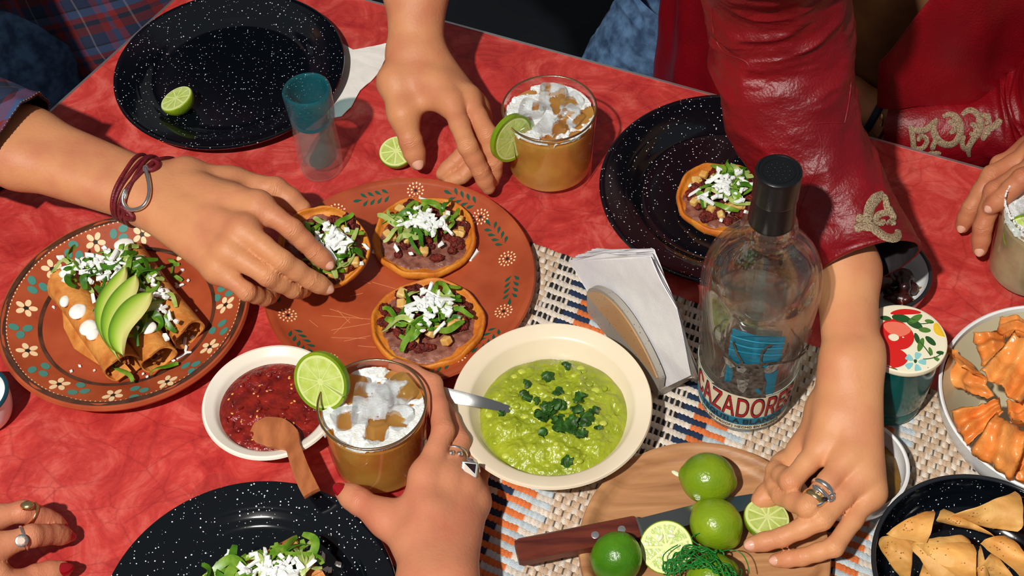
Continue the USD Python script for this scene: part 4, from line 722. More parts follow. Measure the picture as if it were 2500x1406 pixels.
taquito('middle taquito on the flowered clay plate with its open end toward the viewer', P(252, 672, hq), P(388, 878, hq), .0155, 2)
taquito('leftmost taquito on the flowered clay plate with a torn loose flap', P(152, 690, hq), P(302, 898, hq), .0155, 3)
fl = np.array([P(x, y, h) for x, y, h in ((150, 745, .022), (156, 800, .014), (180, 850, .012), (250, 895, .014), (285, 930, .016), (320, 905, .022), (270, 850, .026), (200, 780, .026))])
fm = []
cn = fl.mean(0); mid = .5*(fl+cn)+[0, 0, .002]; k = len(fl); v = np.vstack([fl, mid, [cn]]); j = np.arange(k); F = np.vstack([np.stack([j, (j+1) % k, k+j], 1), np.stack([(j+1) % k, k+(j+1) % k, k+j], 1), np.stack([k+j, k+(j+1) % k, 0*j+2*k], 1)])
m = TM(np.vstack([v, v-[0, 0, .0012]]), np.vstack([F, F[:, ::-1]+2*k+1, np.stack([j, j+2*k+1, (j+1) % k], 1), np.stack([(j+1) % k, j+2*k+1, (j+1) % k+2*k+1], 1)])); m.fix_normals(); m = m.subdivide().subdivide()
part('/World/taquito_002', 'loose_flap', bumpy(m, .0012, 90, 2), 'taquito_shell', 60, label='thin loose flap of tortilla')
# garnish on the taquitos
def top_at(x, y, h=.046): return P(x, y, h)
g = np.random.default_rng(41)
for i in range(64):
    s, tt = g.random(), g.random(); x = 150+s*270+tt*60*1.0; y = 640 + tt*190 - s*30 + (s-.5)*60*tt
    if i < 22: x, y = g.uniform(140, 330), g.uniform(630, 720)-20
    elif i < 44: x, y = g.uniform(330, 420), g.uniform(640, 800)
    else: x, y = g.uniform(180, 330), g.uniform(650, 830)
    x = min(x, 296+(y-590)*.80)
    one('lettuce_strip', lettuce_strip(top_at(x, y, .040+g.uniform(0, .008)), g.uniform(0, 6.3), g.uniform(.016, .036), g.uniform(.004, .0078), g, .006), GREENS[(i*3) % 4 if i % 5 else 2], 'shredded lettuce strip on top of the taquitos', 'lettuce', group='lettuce strips on the taquitos', smooth=60)
for x, y, h, L, a in ((300, 905, .020, .034, -1.1), (395, 893, .018, .028, .6), (428, 668, .0100, .026, -1.0), (423, 640, .0115, .014, -.4)):
    one('lettuce_strip', lettuce_strip(P(x, y, h), a, L, .0052, g, .003), 'lettuce', 'fallen lettuce strip lying at the edge of the taquitos', 'lettuce', group='lettuce strips fallen beside the taquitos', smooth=60)
for i in range(95):
    if i < 60: x, y = g.normal(235, 45), g.normal(665, 30)
    else: x, y = g.normal(385, 28), g.normal(745, 45)
    if 0 <= i < 18: x, y = g.normal(250, 26), g.normal(650, 16)
    x = min(x, 296+(y-590)*.80)
    one('cheese_crumb', place(shard(g, g.choice([.0045, .006, .009, .014], p=[.36, .32, .20, .12])*g.uniform(.85, 1.15), g.uniform(.0030, .0050)), frame_to(unit([g.normal(0, .4), g.normal(0, .4), 1]), (math.cos(i*2.3), math.sin(i*2.3), 0)), top_at(x, y, .047+g.uniform(0, .005))), 'cheese', 'white cheese crumb strewn on top of the taquitos', 'cheese', group='cheese crumbs on the taquitos')
for i in range(26):
    x, y = [(430, 850), (445, 870), (415, 845), (436, 838), (470, 826), (452, 836), (175, 805), (188, 820), (196, 832), (178, 798), (440, 700), (432, 698), (460, 688), (175, 908), (196, 896), (232, 906), (350, 915), (132, 752), (420, 880), (412, 860), (455, 855), (480, 760), (402, 655), (446, 660), (360, 922), (462, 862)][i]
    p = dish_at(x, y, cC, zC); one('cheese_crumb', place(shard(g, g.uniform(.003, .011) if i < 12 or i in (18, 19, 20, 25) else .0024, .0026), frame_to((0, 0, 1), (math.cos(i), math.sin(i), 0)), p+[0, 0, .0016]), 'cheese', 'white cheese crumb fallen on the flowered clay plate', 'cheese', group='cheese crumbs fallen on the flowered plate')
for x, y, rx, ry, h in ((303, 598, 26, 17, .044), (340, 638, 22, 15, .042), (378, 672, 14, 13, .042), (400, 716, 17, 13, .043), (190, 760, 22, 18, .040), (216, 800, 22, 18, .041), (158, 735, 12, 13, .038), (205, 640, 24, 12, .044), (165, 668, 22, 10, .044), (290, 622, 18, 13, .045), (226, 815, 16, 14, .040), (360, 800, 22, 14, .043), (325, 655, 18, 10, .045)):
    one('crema_dollop', bumpy(ball(P(x, y, h), 1.0/2600, 3, (rx, ry*1.35, 9)), .0008, 140, int(x)), 'crema', 'white dollop of crema on the taquitos', 'crema', group='crema dollops on the taquitos')
def avocado_slice(label, outer, inner, h, th=.0085):
    """curved slice: outer edge dark green, inner edge pale yellow, from px outlines"""
    n = 36; o = curve(np.array([P(x, y, h-.002) for x, y in outer]), n); i_ = curve(np.array([P(x, y, h+.002) for x, y in inner]), n); k = 9; V, C = [], []
    dk, md, pl, ye = (np.array(S(*c)) for c in ((34, 84, 14), (84, 142, 20), (166, 200, 62), (236, 226, 146)))
    for side in (1, -1):
        for j in range(k):
            s = j/(k-1); q = o+(i_-o)*s; wd = np.linalg.norm(i_-o, axis=1); z = side*th*.5*np.minimum(1, wd/.008)*np.sqrt(np.clip(1-(2*s-1)**6, 0, 1)); V.append(q + z[:, None]*np.array([0, -.35, .94])); e = np.interp(s, [0, .10, .32, .58, 1], [0, 1, 1.6, 2.4, 3])
            col = np.array([dk, md, pl, ye]); a = min(int(e), 2); C.append(np.tile(col[a]+(col[a+1]-col[a])*(e-a), (n, 1)))
    V, C = np.array(V), np.array(C); f = grid_faces(k, n, False); F = np.vstack([f, f[:, ::-1]+k*n]); m = TM(V.reshape(-1, 3), F)
    if m.volume < 0: m.invert()
    one('avocado_slice', m, 'avocado', label, 'avocado slice', smooth=True, col=C.reshape(-1, 3), group=None)
avocado_slice('leftmost avocado slice fanned on the taquitos', [(308, 652), (262, 690), (232, 745), (236, 800), (262, 845), (292, 882)], [(308, 652), (306, 690), (286, 725), (268, 775), (276, 838), (294, 884)], .056)
avocado_slice('middle avocado slice fanned on the taquitos', [(334, 672), (286, 702), (248, 764), (248, 812), (268, 848), (296, 868)], [(334, 672), (334, 715), (312, 752), (288, 800), (284, 845), (298, 870)], .061)
avocado_slice('rightmost avocado slice fanned on the taquitos', [(373, 716), (318, 724), (274, 772), (264, 826), (276, 852), (300, 868)], [(373, 716), (368, 740), (346, 774), (316, 812), (306, 846), (302, 870)], .066)
# taquitos on the near black plate
hq = .021
t = taquito('taquito under lettuce and cheese on the near black plate, its end showing', P(560, 1440, hq), P(745, 1352, hq), .0165, 5)
taquito('second taquito on the near black plate at the bottom picture edge', P(600, 1490, hq), P(778, 1400, hq), .0150, 6)
for i in range(46):
    s = g.random(); x, y = 520+s*235+g.normal(0, 14), 1416-s*74+abs(g.normal(0, 26))-8
    one('lettuce_strip', lettuce_strip(P(x, y, .040+g.uniform(-.002, .008)), g.uniform(0, 6.3), g.uniform(.018, .040), g.uniform(.005, .009), g, .006), GREENS[(i*3) % 4], 'shredded lettuce strip on the taquitos of the near black plate', 'lettuce', group='lettuce strips on the near black plate', smooth=60)
for i in range(75):
    x, y = g.normal(668, 40), g.normal(1388, 20)
    one('cheese_crumb', place(shard(g, g.uniform(.004, .013) if i else .02, g.uniform(.003, .0046)), frame_to(unit([g.normal(0, .4), g.normal(0, .4), 1]), (math.cos(i*2.3), math.sin(i*2.3), 0)), P(x, y, .051+g.uniform(0, .004))), 'cheese', 'white cheese crumb on the taquitos of the near black plate', 'cheese', group='cheese crumbs on the near black plate taquitos')
for i, (x, y) in enumerate(((565, 1350), (560, 1356), (572, 1346), (776, 1362), (790, 1360), (784, 1368), (827, 1378), (798, 1392), (806, 1394), (520, 1404))):
    p = dish_at(x, y, cG, zG); one('cheese_crumb', place(shard(g, .0055, .004), frame_to((0, 0, 1), (math.cos(i), math.sin(i), 0)), p+[0, 0, .0015]), 'cheese', 'loose white cheese crumb on the near black plate', 'cheese', group='loose cheese crumbs on the near black plate')
# guacamole, salsas
def mound(cx, cy, R, z0, dome, amp, sc, seed, n=120, edge=.0, lump=None):
    q = np.linspace(-1.05, 1.05, n)*R; X, Y = np.meshgrid(q, q, indexing='ij'); r = np.hypot(X, Y)/R; th = np.arctan2(Y, X); lim = 1 + edge*(meshkit.fbm(np.stack([np.cos(th)*2, np.sin(th)*2, 0*th+seed], -1), 3, seed)-.5)*2
    Z = dome*np.sqrt(np.clip(1-(r/lim)**2, 0, 1)) + amp*(meshkit.fbm(np.stack([X, Y, 0*X+seed*.37], -1)*sc, 4, seed)-.45)*np.clip((lim-r)*6, 0, 1)
    if lump is not None: Z = Z + lump(X, Y)
    Z = Z - np.clip(r-lim, 0, 1)*R*.4; ok = r < lim + 3.0/n*2; F = [[i*n+j, (i+1)*n+j, (i+1)*n+j+1] for i in range(n-1) for j in range(n-1) if ok[i, j] and ok[i+1, j+1] and ok[i+1, j] and ok[i, j+1]]; F += [[a, c, a+1] for a, b, c in F]
    V = np.stack([X+cx, Y+cy, Z+z0], -1).reshape(-1, 3); m = TM(V, F); m.remove_unreferenced_vertices(); return m, lambda x, y: z0 + float(Z[np.clip(int(round((x-cx-q[0])/(q[1]-q[0]))), 0, n-1), np.clip(int(round((y-cy-q[0])/(q[1]-q[0]))), 0, n-1)])
gx, gy = P(1352, 1020, .032)[:2]
mg_, zg = mound(gx, gy, .0665, TR+.0265, .0145, .0115, 80, 5, 190, .05)
gu = thing('guacamole', 'chunky green guacamole mounded in the large cream bowl', 'guacamole', (gx, gy, TR+.0265)); part(gu, 'mash', mg_, 'guacamole', True)
g = np.random.default_rng(51)
for i in range(60):
    a, d = g.uniform(0, 6.28), .060*math.sqrt(g.random()); x, y = gx+d*math.cos(a), gy+d*math.sin(a)
    part(gu, 'avocado_chunk', bumpy(ball((x, y, zg(x, y)-.0006), g.uniform(.0016, .0036), 2, (1.2, 1, .7)), .0005, 300, i), ('guacamole_chunk', 'guacamole')[i % 3 > 0], 60)
def leaf_poly(r, g, lob=5):
    t = np.linspace(0, 2*np.pi, lob*6, endpoint=False); rr = r*(.55+.35*np.abs(np.cos(t*lob/2))+.15*g.random(len(t))); return Polygon(np.stack([rr*np.cos(t), rr*np.sin(t)], 1))
for i, (x, y, s) in enumerate(((1332, 922, 1.2), (1290, 941, .9), (1362, 957, 1.3), (1278, 962, .8), (1288, 975, 1.0), (1418, 970, 1.4), (1352, 985, 1.2), (1372, 992, 1), (1338, 992, 1.1), (1405, 998, 1.1), (1322, 1018, 1.6), (1342, 1010, 1.3), (1368, 1042, 1.6), (1392, 1036, 1.4), (1402, 1050, 1.2), (1430, 1018, 1.5), (1445, 1008, .9), (1420, 1035, .9), (1326, 1055, 1.0), (1380, 1128, 1.1), (1386, 895, .8), (1372, 1020, .9), (1415, 1060, 1.0), (1355, 1030, .8), (1228, 1008, .6), (1455, 1045, .5), (1312, 985, .6))):
    p = P(x, y, .042); z = zg(p[0], p[1]); p = P(x, y, z-T+.001)
    for k_ in range(2):
        m = trimesh.creation.extrude_polygon(leaf_poly(.0050*s, g, 3+k_*2), .0005, engine='earcut').subdivide(); v = np.asarray(m.vertices).copy(); v[:, 2] += .0012*np.sin(v[:, 0]*700+i) + .001*np.cos(v[:, 1]*600)
        if k_ == 0: t = thing('cilantro_sprig', 'chopped cilantro bit scattered on the guacamole', 'cilantro', p, 'cilantro on the guacamole')
        part(t, 'leaf', place(TM(v, m.faces), frame_to(unit([g.normal(0, .35), g.normal(0, .35), 1]), (math.cos(i*1.7+k_*2), math.sin(i*1.7+k_*2), 0)), p + [k_*.0028*math.cos(i*2), k_*.0028*math.sin(i*2), .0004+.0012*k_]), 'cilantro', 60)
# red salsa and wooden spoon
ms_, zs_ = mound(cE[0], cE[1], .0472, T+.0235, .0025, .0055, 95, 8, 120)
sa = thing('red_salsa', 'chunky red salsa with seeds in the small white bowl', 'salsa', (cE[0], cE[1], T+.022)); part(sa, 'sauce', ms_, 'salsa_red', True)
for i in range(70):
    a, d = g.uniform(0, 6.28), .043*math.sqrt(g.random()); x, y = cE[0]+d*math.cos(a), cE[1]+d*math.sin(a); k_ = i % 3
    part(sa, ('seed', 'tomato_skin', 'tomato_chunk')[k_], place(ball((0, 0, 0), (.0011, .0026, .0030)[k_], 1, ((1.3, .9, .5), (1.5, .5, .3), (1, .9, .6))[k_]), frame_to((g.normal(0, .3), g.normal(0, .3), 1), (math.cos(i), math.sin(i), 0)), (x, y, zs_(x, y)+.0004)), ('salsa_seed', 'salsa_skin', 'salsa_red')[k_], 60)
sp = thing('wooden_spoon', 'small flat wooden spoon resting in the red salsa', 'spoon', P(700, 1100, .036))
cl_ = np.array([P(x, y, h) for x, y, h in ((618, 1046, .0255), (652, 1053, .0275), (685, 1062, .0295), (712, 1085, .0335), (722, 1110, .0370), (738, 1155, .0400), (762, 1205, .0420))]); cc_ = curve(cl_, 40); s_ = np.linspace(0, 1, 40)
part(sp, 'spoon_body', ribbon(cc_, (0, -.2, 1), np.interp(s_, [0, .08, .22, .36, .46, .9, 1], [.012, .026, .030, .024, .013, .0155, .0150]), .0020), 'wood_spoon', 40)
# steel spoon in the guacamole
ss_ = thing('serving_spoon', 'steel spoon handle sticking out of the guacamole bowl', 'spoon', P(1130, 970, .05))
cc_ = curve(np.array([P(x, y, h) for x, y, h in ((985, 944, .058), (1040, 952, .0575), (1110, 968, .056), (1180, 983, .0525), (1232, 997, .044), (1270, 1012, .034))]), 40); s_ = np.linspace(0, 1, 40)
part(ss_, 'handle', ribbon(cc_, unit([0, -.6, 1]), np.interp(s_, [0, .1, .5, .8, 1], [.013, .0135, .0115, .0075, .0065]), .0013), 'steel', 30)
part(ss_, 'bowl', ball(P(1300, 1028, .026), .016, 3, (1.2, .8, .25)), 'steel', True)
# green salsa, chilies
m, _z = mound(cV[0], cV[1], .0415, TR+.0245, .0006, .0010, 120, 3, 60); one('green_salsa', m, 'salsa_green', 'brownish green salsa in the enamel bowl under the ringed hand', 'salsa', smooth=True)
g = np.random.default_rng(61)
for i in range(22):
    a = g.uniform(0, 6.28); d = .030*math.sqrt(g.random()); c = cH + [d*math.cos(a), d*math.sin(a), .012+.018*(i/22)]; dr = np.array([math.cos(i*2.4), math.sin(i*2.4), g.normal(0, .12)]); L = g.uniform(.010, .015); q = curve([c-dr*L, c+[0, 0, .003*g.normal()], c+dr*L], 14); s_ = np.linspace(0, 1, 14)
    t = thing('dried_chili', 'wrinkled dark dried chili pod in the black-rimmed bowl', 'dried chili', c, 'dried chilies in the black-rimmed bowl')
    part(t, 'pod', bumpy(tube(q, np.interp(s_, [0, .15, .5, .9, 1], [.002, .006, .007, .003, .0008]), 12), .0016, 180, i), 'dried_chili', 60); part(t, 'stem', tube([q[0], q[0]-dr*.005], .0010, 6), 'chili_stem', 50)
# fried pork rinds
def rind(label, pts, seed, grp=None, th=.005):
    """puffed blistered sheet: corners (px, py, h)"""
    q = np.array([P(*p) for p in pts]); n = 18; u, v = np.meshgrid(np.linspace(0, 1, n), np.linspace(0, 1, n), indexing='ij'); a, b, c, d = (x[None, None] for x in q); U, V_ = u[..., None], v[..., None]
    S_ = (1-U)*(1-V_)*a + U*(1-V_)*b + U*V_*c + (1-U)*V_*d; nn = unit(np.cross(q[1]-q[0], q[3]-q[0])); nn = nn if nn[2] > 0 else -nn
    g = np.random.default_rng(seed); e = np.sqrt(np.clip(np.minimum(np.minimum(u, 1-u), np.minimum(v, 1-v))*7, 0, 1)); bl = meshkit.fbm(S_*130+seed, 2, seed); cv = g.uniform(-.012, .012)*(2*u-1)**2 + g.uniform(-.010, .010)*(2*v-1)**2 + .004*np.sin(v*g.uniform(9, 15)+u*3) + .0024*np.sin(u*11+seed)
    jag = (meshkit.noise(S_*260, seed)-.5)*.004
    top = S_ + nn*(cv + e*th*(.35+1.1*bl))[..., None] + jag[..., None]*(1-e)[..., None]; bot = S_ + nn*(cv - e*th*.5)[..., None] + jag[..., None]*(1-e)[..., None]
    f = grid_faces(n, n, False); m = TM(np.vstack([top.reshape(-1, 3), bot.reshape(-1, 3)]), np.vstack([f, f[:, ::-1]+n*n])); m.merge_vertices(); m.fix_normals()
    one('pork_rind', m, 'chicharron', label, 'pork rind', group=grp, smooth=60)
rind('orange fried pork rind standing against the left wall of the wide white bowl', [(2334, 828, .060), (2395, 915, .066), (2432, 976, .052), (2326, 938, .030)], 1)
rind('orange fried pork rind behind the big square one in the wide white bowl', [(2372, 806, .062), (2452, 812, .068), (2465, 880, .070), (2398, 890, .055)], 2)
rind('orange fried pork rind at the back of the wide white bowl under the glass', [(2440, 764, .066), (2530, 775, .070), (2530, 830, .072), (2438, 812, .060)], 3)
rind('big square orange pork rind lying on top in the wide white bowl', [(2388, 915, .084), (2475, 820, .094), (2560, 900, .092), (2485, 998, .082)], 4)
rind('fan shaped orange pork rind in the middle of the wide white bowl', [(2318, 1010, .058), (2440, 980, .072), (2455, 1012, .070), (2362, 1094, .050)], 5)
rind('square blistered orange pork rind on the near side of the wide white bowl', [(2366, 1105, .066), (2430, 1005, .088), (2512, 1060, .086), (2470, 1168, .070)], 6)
rind('orange pork rind cut by the right picture edge under the big square one', [(2455, 1000, .060), (2530, 985, .066), (2540, 1050, .066), (2470, 1045, .060)], 7)
rind('orange pork rind low at the near right of the wide white bowl', [(2478, 1140, .046), (2540, 1080, .060), (2560, 1180, .060), (2480, 1180, .046)], 8)
# tortilla chips
def chip(label, pts, seed, grp=None, th=.0011):
    q = np.array([P(*p) for p in pts]); n = 24; g = np.random.default_rng(seed); V = []
    ij = [(i, j) for i in range(n) for j in range(n-i)]; id_ = {k_: i for i, k_ in enumerate(ij)}; nn = unit(np.cross(q[1]-q[0], q[2]-q[0])); nn = nn if nn[2] > 0 else -nn
    k1, k2 = g.uniform(.008, .016)*g.choice([-1, 1]), g.uniform(.006, .014)*g.choice([-1, 1])
    for i, j in ij:
        a, b = i/(n-1), j/(n-1); p = q[0]+(q[1]-q[0])*a+(q[2]-q[0])*b; c = (q.mean(0)-p); ed = min(a, b, 1-a-b); p = p + c*(.16*max(0, max(a, b, 1-a-b)-.80)/.2 - .10*max(0, .25-ed*3)*(4*max(min(a, b), 0)*0+1)*(1-max(a, b, 1-a-b))) + c*.10*(meshkit.noise(p*140, seed+3)-.5)*max(0, 1-ed*6); s = meshkit.noise(p*90, seed)
        V.append(p + nn*(k1*(2*a-.7)**2 + k2*(2*b-.7)**2 + .0065*(meshkit.noise(p*45, seed)-.5)*2 + .0034*(s-.5)*2 + .0012*(meshkit.noise(p*420, seed)-.5)))
    V = np.array(V); F = []
    for i, j in ij:
        if (i+1, j) in id_ and (i, j+1) in id_: F.append([id_[i, j], id_[i+1, j], id_[i, j+1]])
        if (i+1, j+1) in id_: F.append([id_[i+1, j], id_[i+1, j+1], id_[i, j+1]])
    F = np.array(F); m = TM(V, F); ed = [e for e in np.sort(m.edges, 1).tolist()]; from collections import Counter
    ct = Counter(map(tuple, ed)); bd = [e for e in ct if ct[e] == 1]; N = len(V); W_ = [[a, b, a+N] for a, b in bd] + [[b, b+N, a+N] for a, b in bd]
    m = TM(np.vstack([V+nn*th/2, V-nn*th/2]), np.vstack([F, F[:, ::-1]+N, W_])); m.fix_normals()
    t = thing('tortilla_chip', label, 'tortilla chip', m.vertices.mean(0)*[1, 1, 0]+[0, 0, m.vertices[:, 2].min()], grp); part(t, 'chip_body', m, 'tortilla_chip', 60)
    pr = [(V[id_[int(i), int(j)]]+nn*(th/2+.0001)) for i, j in zip(g.integers(2, 11, 12), g.integers(2, 11, 12))]
    part(t, 'toasted_specks', cat(*[place(ball((0, 0, 0), g.uniform(.00022, .00065), 1, (1.4, 1, .3)), frame_to(nn), p) for p in pr]), 'chip_char', 60, kind='stuff')
chip('tortilla chip standing at the upper left of the black bowl', [(2152, 1302, .050), (2290, 1226, .078), (2268, 1322, .055)], 1)
chip('tortilla chip leaning on the left wall of the black bowl', [(2130, 1312, .052), (2235, 1296, .064), (2215, 1440, .040)], 2)
chip('wide tortilla chip across the middle of the black bowl', [(2212, 1318, .062), (2390, 1296, .070), (2310, 1450, .050)], 3)
chip('second wide tortilla chip lying across the middle of the black bowl', [(2225, 1325, .058), (2386, 1325, .070), (2380, 1440, .052)], 4)
chip('tortilla chip with an upturned point at the upper right of the black bowl', [(2280, 1266, .060), (2500, 1196, .082), (2488, 1300, .060)], 5)
chip('folded tortilla chip below the upturned one in the black bowl', [(2278, 1272, .058), (2440, 1308, .058), (2300, 1240, .066)], 6)
chip('tortilla chip with toasted spots at the right of the black bowl', [(2390, 1318, .056), (2482, 1296, .074), (2530, 1420, .056)], 7)
chip('tortilla chip at the bottom right of the black bowl', [(2370, 1400, .050), (2425, 1345, .064), (2500, 1440, .050)], 8)
chip('tortilla chip poking up between the others at the bottom of the black bowl', [(2376, 1420, .052), (2392, 1326, .066), (2420, 1420, .055)], 9)
chip('tortilla chip at the bottom left of the black bowl', [(2240, 1420, .044), (2262, 1360, .056), (2330, 1440, .046)], 10)
# ---------------------------------------------------------------- board, knife, limes, net
cW = np.array([0.150, 0.588, TR]); BW = [(0, 0), (.092, 0), (.100, .004), (.1050, .012), (.1055, .019), (.1045, .0215), (.1020, .0222), (.0985, .0212), (.0955, .0170), (.0920, .0128), (.0870, .0112), (0, .0108)]
one('wooden_tray', at(lathe(BW, 128), cW), 'wood_board', 'round wooden serving tray with a raised rim holding limes', 'tray', cW, smooth=40)
kn = thing('kitchen_knife', 'knife with a riveted red-brown wooden handle lying across the wooden tray', 'knife', P(1560, 1290, .03))
a, b, c = P(1262, 1350, .031), P(1556, 1290, .0300), P(1866, 1212, .0265); ax = unit(b-a); R = frame_to((0, 0, 1), ax); R[:, 0] = ax; R[:, 1] = unit(np.cross([0, 0, 1], ax)); R[:, 2] = np.cross(ax, R[:, 1]); L = np.linalg.norm(b-a)
hp = np.array([(-.0105, -.004), (-.0105, .004), (-.0075, .0075), (.0075, .0075), (.0105, .004), (.0105, -.004), (.0075, -.0075), (-.0075, -.0075)])
V = [];
for s_, k_ in ((0, .90), (.004, 1.05), (L*.3, 1.0), (L*.75, .92), (L-.002, 1.0), (L, .95)): V.append(np.c_[np.full(8, s_), hp*k_])
m = trimesh.convex.convex_hull(np.vstack(V)); part(kn, 'handle', place(m, R, a), 'wood_handle', 25)
for x, y in ((1453, 1306), (1518, 1292)):
    p = plane_hit(x, y, (a+b)/2 + R[:, 2]*.0078, R[:, 2]); part(kn, 'rivet', place(at(lathe([(0, -.0006), (.0034, -.0006), (.0034, .0002), (.0028, .0005), (0, .0006)], 24), 0, 0, 0), R, p), 'aluminium', 40)
ab = unit(c-b); yb = unit(np.cross([0, 0, 1], ab)); L2 = np.linalg.norm(c-b); bl = Polygon([(0, -.0095), (0, .0085), (L2*.6, .0085), (L2*.92, .0050), (L2, -.004), (L2*.97, -.0085), (.004, -.0095)])
Rb = np.stack([ab, yb, np.cross(ab, yb)], 1); bm = place(at(trimesh.creation.extrude_polygon(bl, .0018, engine='earcut'), 0, 0, -.0009), Rb, b); part(kn, 'blade', bm, 'steel_blade', 20)
part(kn, 'bolster', place(at(rbox((.005, .019, .0042), .0008), .001, 0, 0), Rb, b), 'steel', 40)
zt = T + .0044 + .0112
def lime_shape(r, ax, c, seed):
    m = ball((0, 0, 0), r, 4); v = np.asarray(m.vertices).copy(); x = v[:, 0]/r; v[:, 0] *= 1.07; v[:, 0] += np.sign(x)*np.clip(np.abs(x)-.93, 0, 1)*r*1.1; v[:, 1:] *= (1 + .015*np.sin(np.arctan2(v[:, 2], v[:, 1])*3+seed))[:, None]
    return place(TM(v, m.faces), frame_to(unit(np.cross(ax, [0.2, 1, .3])), ax), c)
def whole_lime(label, x, y, r, ax, seed, mat='lime_skin', z=zt):
    c = P(x, y, z-T+r); t = thing('lime', label, 'lime', c - [0, 0, r]); part(t, 'skin', lime_shape(r, unit(ax), c, seed), mat, True)
    e = c + unit(ax)*r*1.10; part(t, 'stem_end', place(lathe([(0, -.0012), (.0024, -.0008), (.0024, .0002), (.0012, .0008), (0, .0005)], 14), frame_to(ax), e), 'lime_membrane', 50); return c
whole_lime('whole green lime at the back of the wooden tray', 1728, 1168, .0222, (-.9, .2, .1), 1)
whole_lime('whole green lime resting on the knife blade in the middle of the wooden tray', 1748, 1280, .0215, (.6, -.7, -.2), 2)
whole_lime('dark green whole lime at the lower left of the wooden tray below the knife handle', 1505, 1362, .0212, (.3, .4, .8), 3, 'lime_skin_dark')
whole_lime('whole lime inside the green mesh net at the bottom of the picture', 1738, 1412, .0205, (.8, .3, .2), 4)
def half_lime(label, c, n, x, r, seeds=(), deep=.9):
    t = thing('lime_half', label, 'lime half', c - np.array([0, 0, r*.6])); R = frame_to(n, x); k = 30
    sh = [(0, -r*deep)] + [(r*math.sin(a), -r*deep*math.cos(a)) for a in np.linspace(.08, np.pi/2, 18)] + [(r*.985, .0006), (r*.95, .0008), (0, .0008)]
    part(t, 'skin', place(lathe(sh, 56), R, c), 'lime_skin', 50); part(t, 'pith', place(lathe([(0, .0002), (r*.955, .0006), (r*.955, .0012), (0, .0013)], 56), R, c), 'lime_pith', 30)
    for i in range(9):
        a0 = i*2*np.pi/9 + .3; ta = np.linspace(a0+.05, a0+2*np.pi/9-.05, 8); sg = Polygon(np.r_[[[r*.10*math.cos(a0+.35), r*.10*math.sin(a0+.35)]], np.stack([r*.85*np.cos(ta), r*.85*np.sin(ta)], 1)]).buffer(-r*.02).buffer(r*.012)
        part(t, 'segment', place(bumpy(at(trimesh.creation.extrude_polygon(sg.segmentize(.003), .0012, engine='earcut'), 0, 0, .0006), .00015, 500, i), R, c), 'lime_pulp', 30)
    for x_, y_, a in seeds: part(t, 'seed', place(ball((0, 0, 0), .0022, 2, (1.7, .85, .5)), R@frame_to((0, 0, 1), (math.cos(a), math.sin(a), 0)), c + R@np.array([x_*r, y_*r, .0022])), 'lime_seed', 60)
    return t
half_lime('cut lime half with seeds lying face up on the wooden tray', P(1627, 1336, zt-T+.0165), (-.10, -.42, .9), (1, 0, 0), .0225, ((-.2, .35, .9), (.2, .40, -.2)))
half_lime('cut lime half on the tray under the fingers of the ringed hand', P(1872, 1264, zt-T+.0205), (.12, .05, 1.0), (1, .3, 0), .0195)
half_lime('squeezed lime half lying on the empty black plate', P(431, 242, .0215), (-.34, .06, .94), (1, .2, 0), .0195)
half_lime('lime half on the red table beneath the reaching hand', P(968, 370, .0165), (-.10, -.22, .97), (1, .1, 0), .0190)
sd = P(1652, 1158, zt-T+.001); one('lime_seed', place(ball((0, 0, 0), .0024, 2, (2.2, .9, .6)), frame_to((0, 0, 1), (.8, -.6, 0)), sd+[0, 0, .001]), 'lime_seed', 'pale lime seed lying beside the back lime', 'seed')
# green mesh net
g = np.random.default_rng(71); nt = thing('mesh_net', 'green plastic mesh net bag draped over a lime at the bottom edge', 'net bag', P(1700, 1400, .02)); st_ = []
A = np.array([(1622, 1392), (1650, 1352), (1690, 1336), (1740, 1344), (1780, 1372), (1812, 1412)]); K = 17
top_ = curve(np.array([[x, y] for x, y in A], float), K); bot_ = curve(np.array([(1640, 1420), (1665, 1398), (1700, 1388), (1735, 1392), (1765, 1415), (1790, 1450)], float), K)
NW = np.zeros((K, 9, 3))
for i in range(K):
    for j in range(9):
        s_ = j/8; x, y = top_[i]+(bot_[i]-top_[i])*s_ + g.normal(0, 3.5, 2); h = .020+.034*math.sin(np.pi*min(1, .25+s_*.75)*.62) + .010*math.sin(i/K*3.14) + g.normal(0, .0015); NW[i, j] = P(x, y, h)
for j in range(8):
    for d in (0, 1):
        q = []
        for i in range(K): q.append(NW[i, j + ((i+d) % 2)])
        st_.append(tube(curve(np.array(q), 60), .00055, 5))
for i in range(3): st_.append(tube(curve(np.array([NW[k_, i]+g.normal(0, .0015, 3) for k_ in range(K)]), 60), .0007, 5))
part(nt, 'strand', cat(*st_), 'net_green', True, kind='stuff', label='knotted green net strands')
for a in ([(1640, 1385), (1620, 1370), (1655, 1330)], [(1740, 1345), (1690, 1310), (1720, 1300)], [(1750, 1350), (1800, 1345), (1830, 1400)]):
    part(nt, 'loose_strand', tube(curve(np.array([P(x, y, .045) for x, y in a]), 20), .00045, 5), 'net_green', True)
# crumpled napkin under the empty plate
NP = [(800, 120), (832, 104), (862, 124), (900, 120), (946, 108), (942, 142), (925, 180), (905, 200), (880, 222), (858, 262), (835, 284), (800, 290)]
q = Polygon([P(*p, .001)[:2] for p in NP]).buffer(-.002).buffer(.002).segmentize(.005); m = trimesh.creation.extrude_polygon(q, .0012, engine='earcut').subdivide().subdivide(); v = np.asarray(m.vertices).copy(); v[:, 2] += T + .0002 + .0055*meshkit.fbm(np.c_[v[:, :2]*38, 0*v[:, 0]], 3, 4)**1.5*np.clip((v[:, 0]+.20)*20, 0.02, 1)
one('cloth_napkin', TM(v, m.faces), 'linen', 'crumpled white napkin half under the empty black plate', 'napkin', smooth=50)
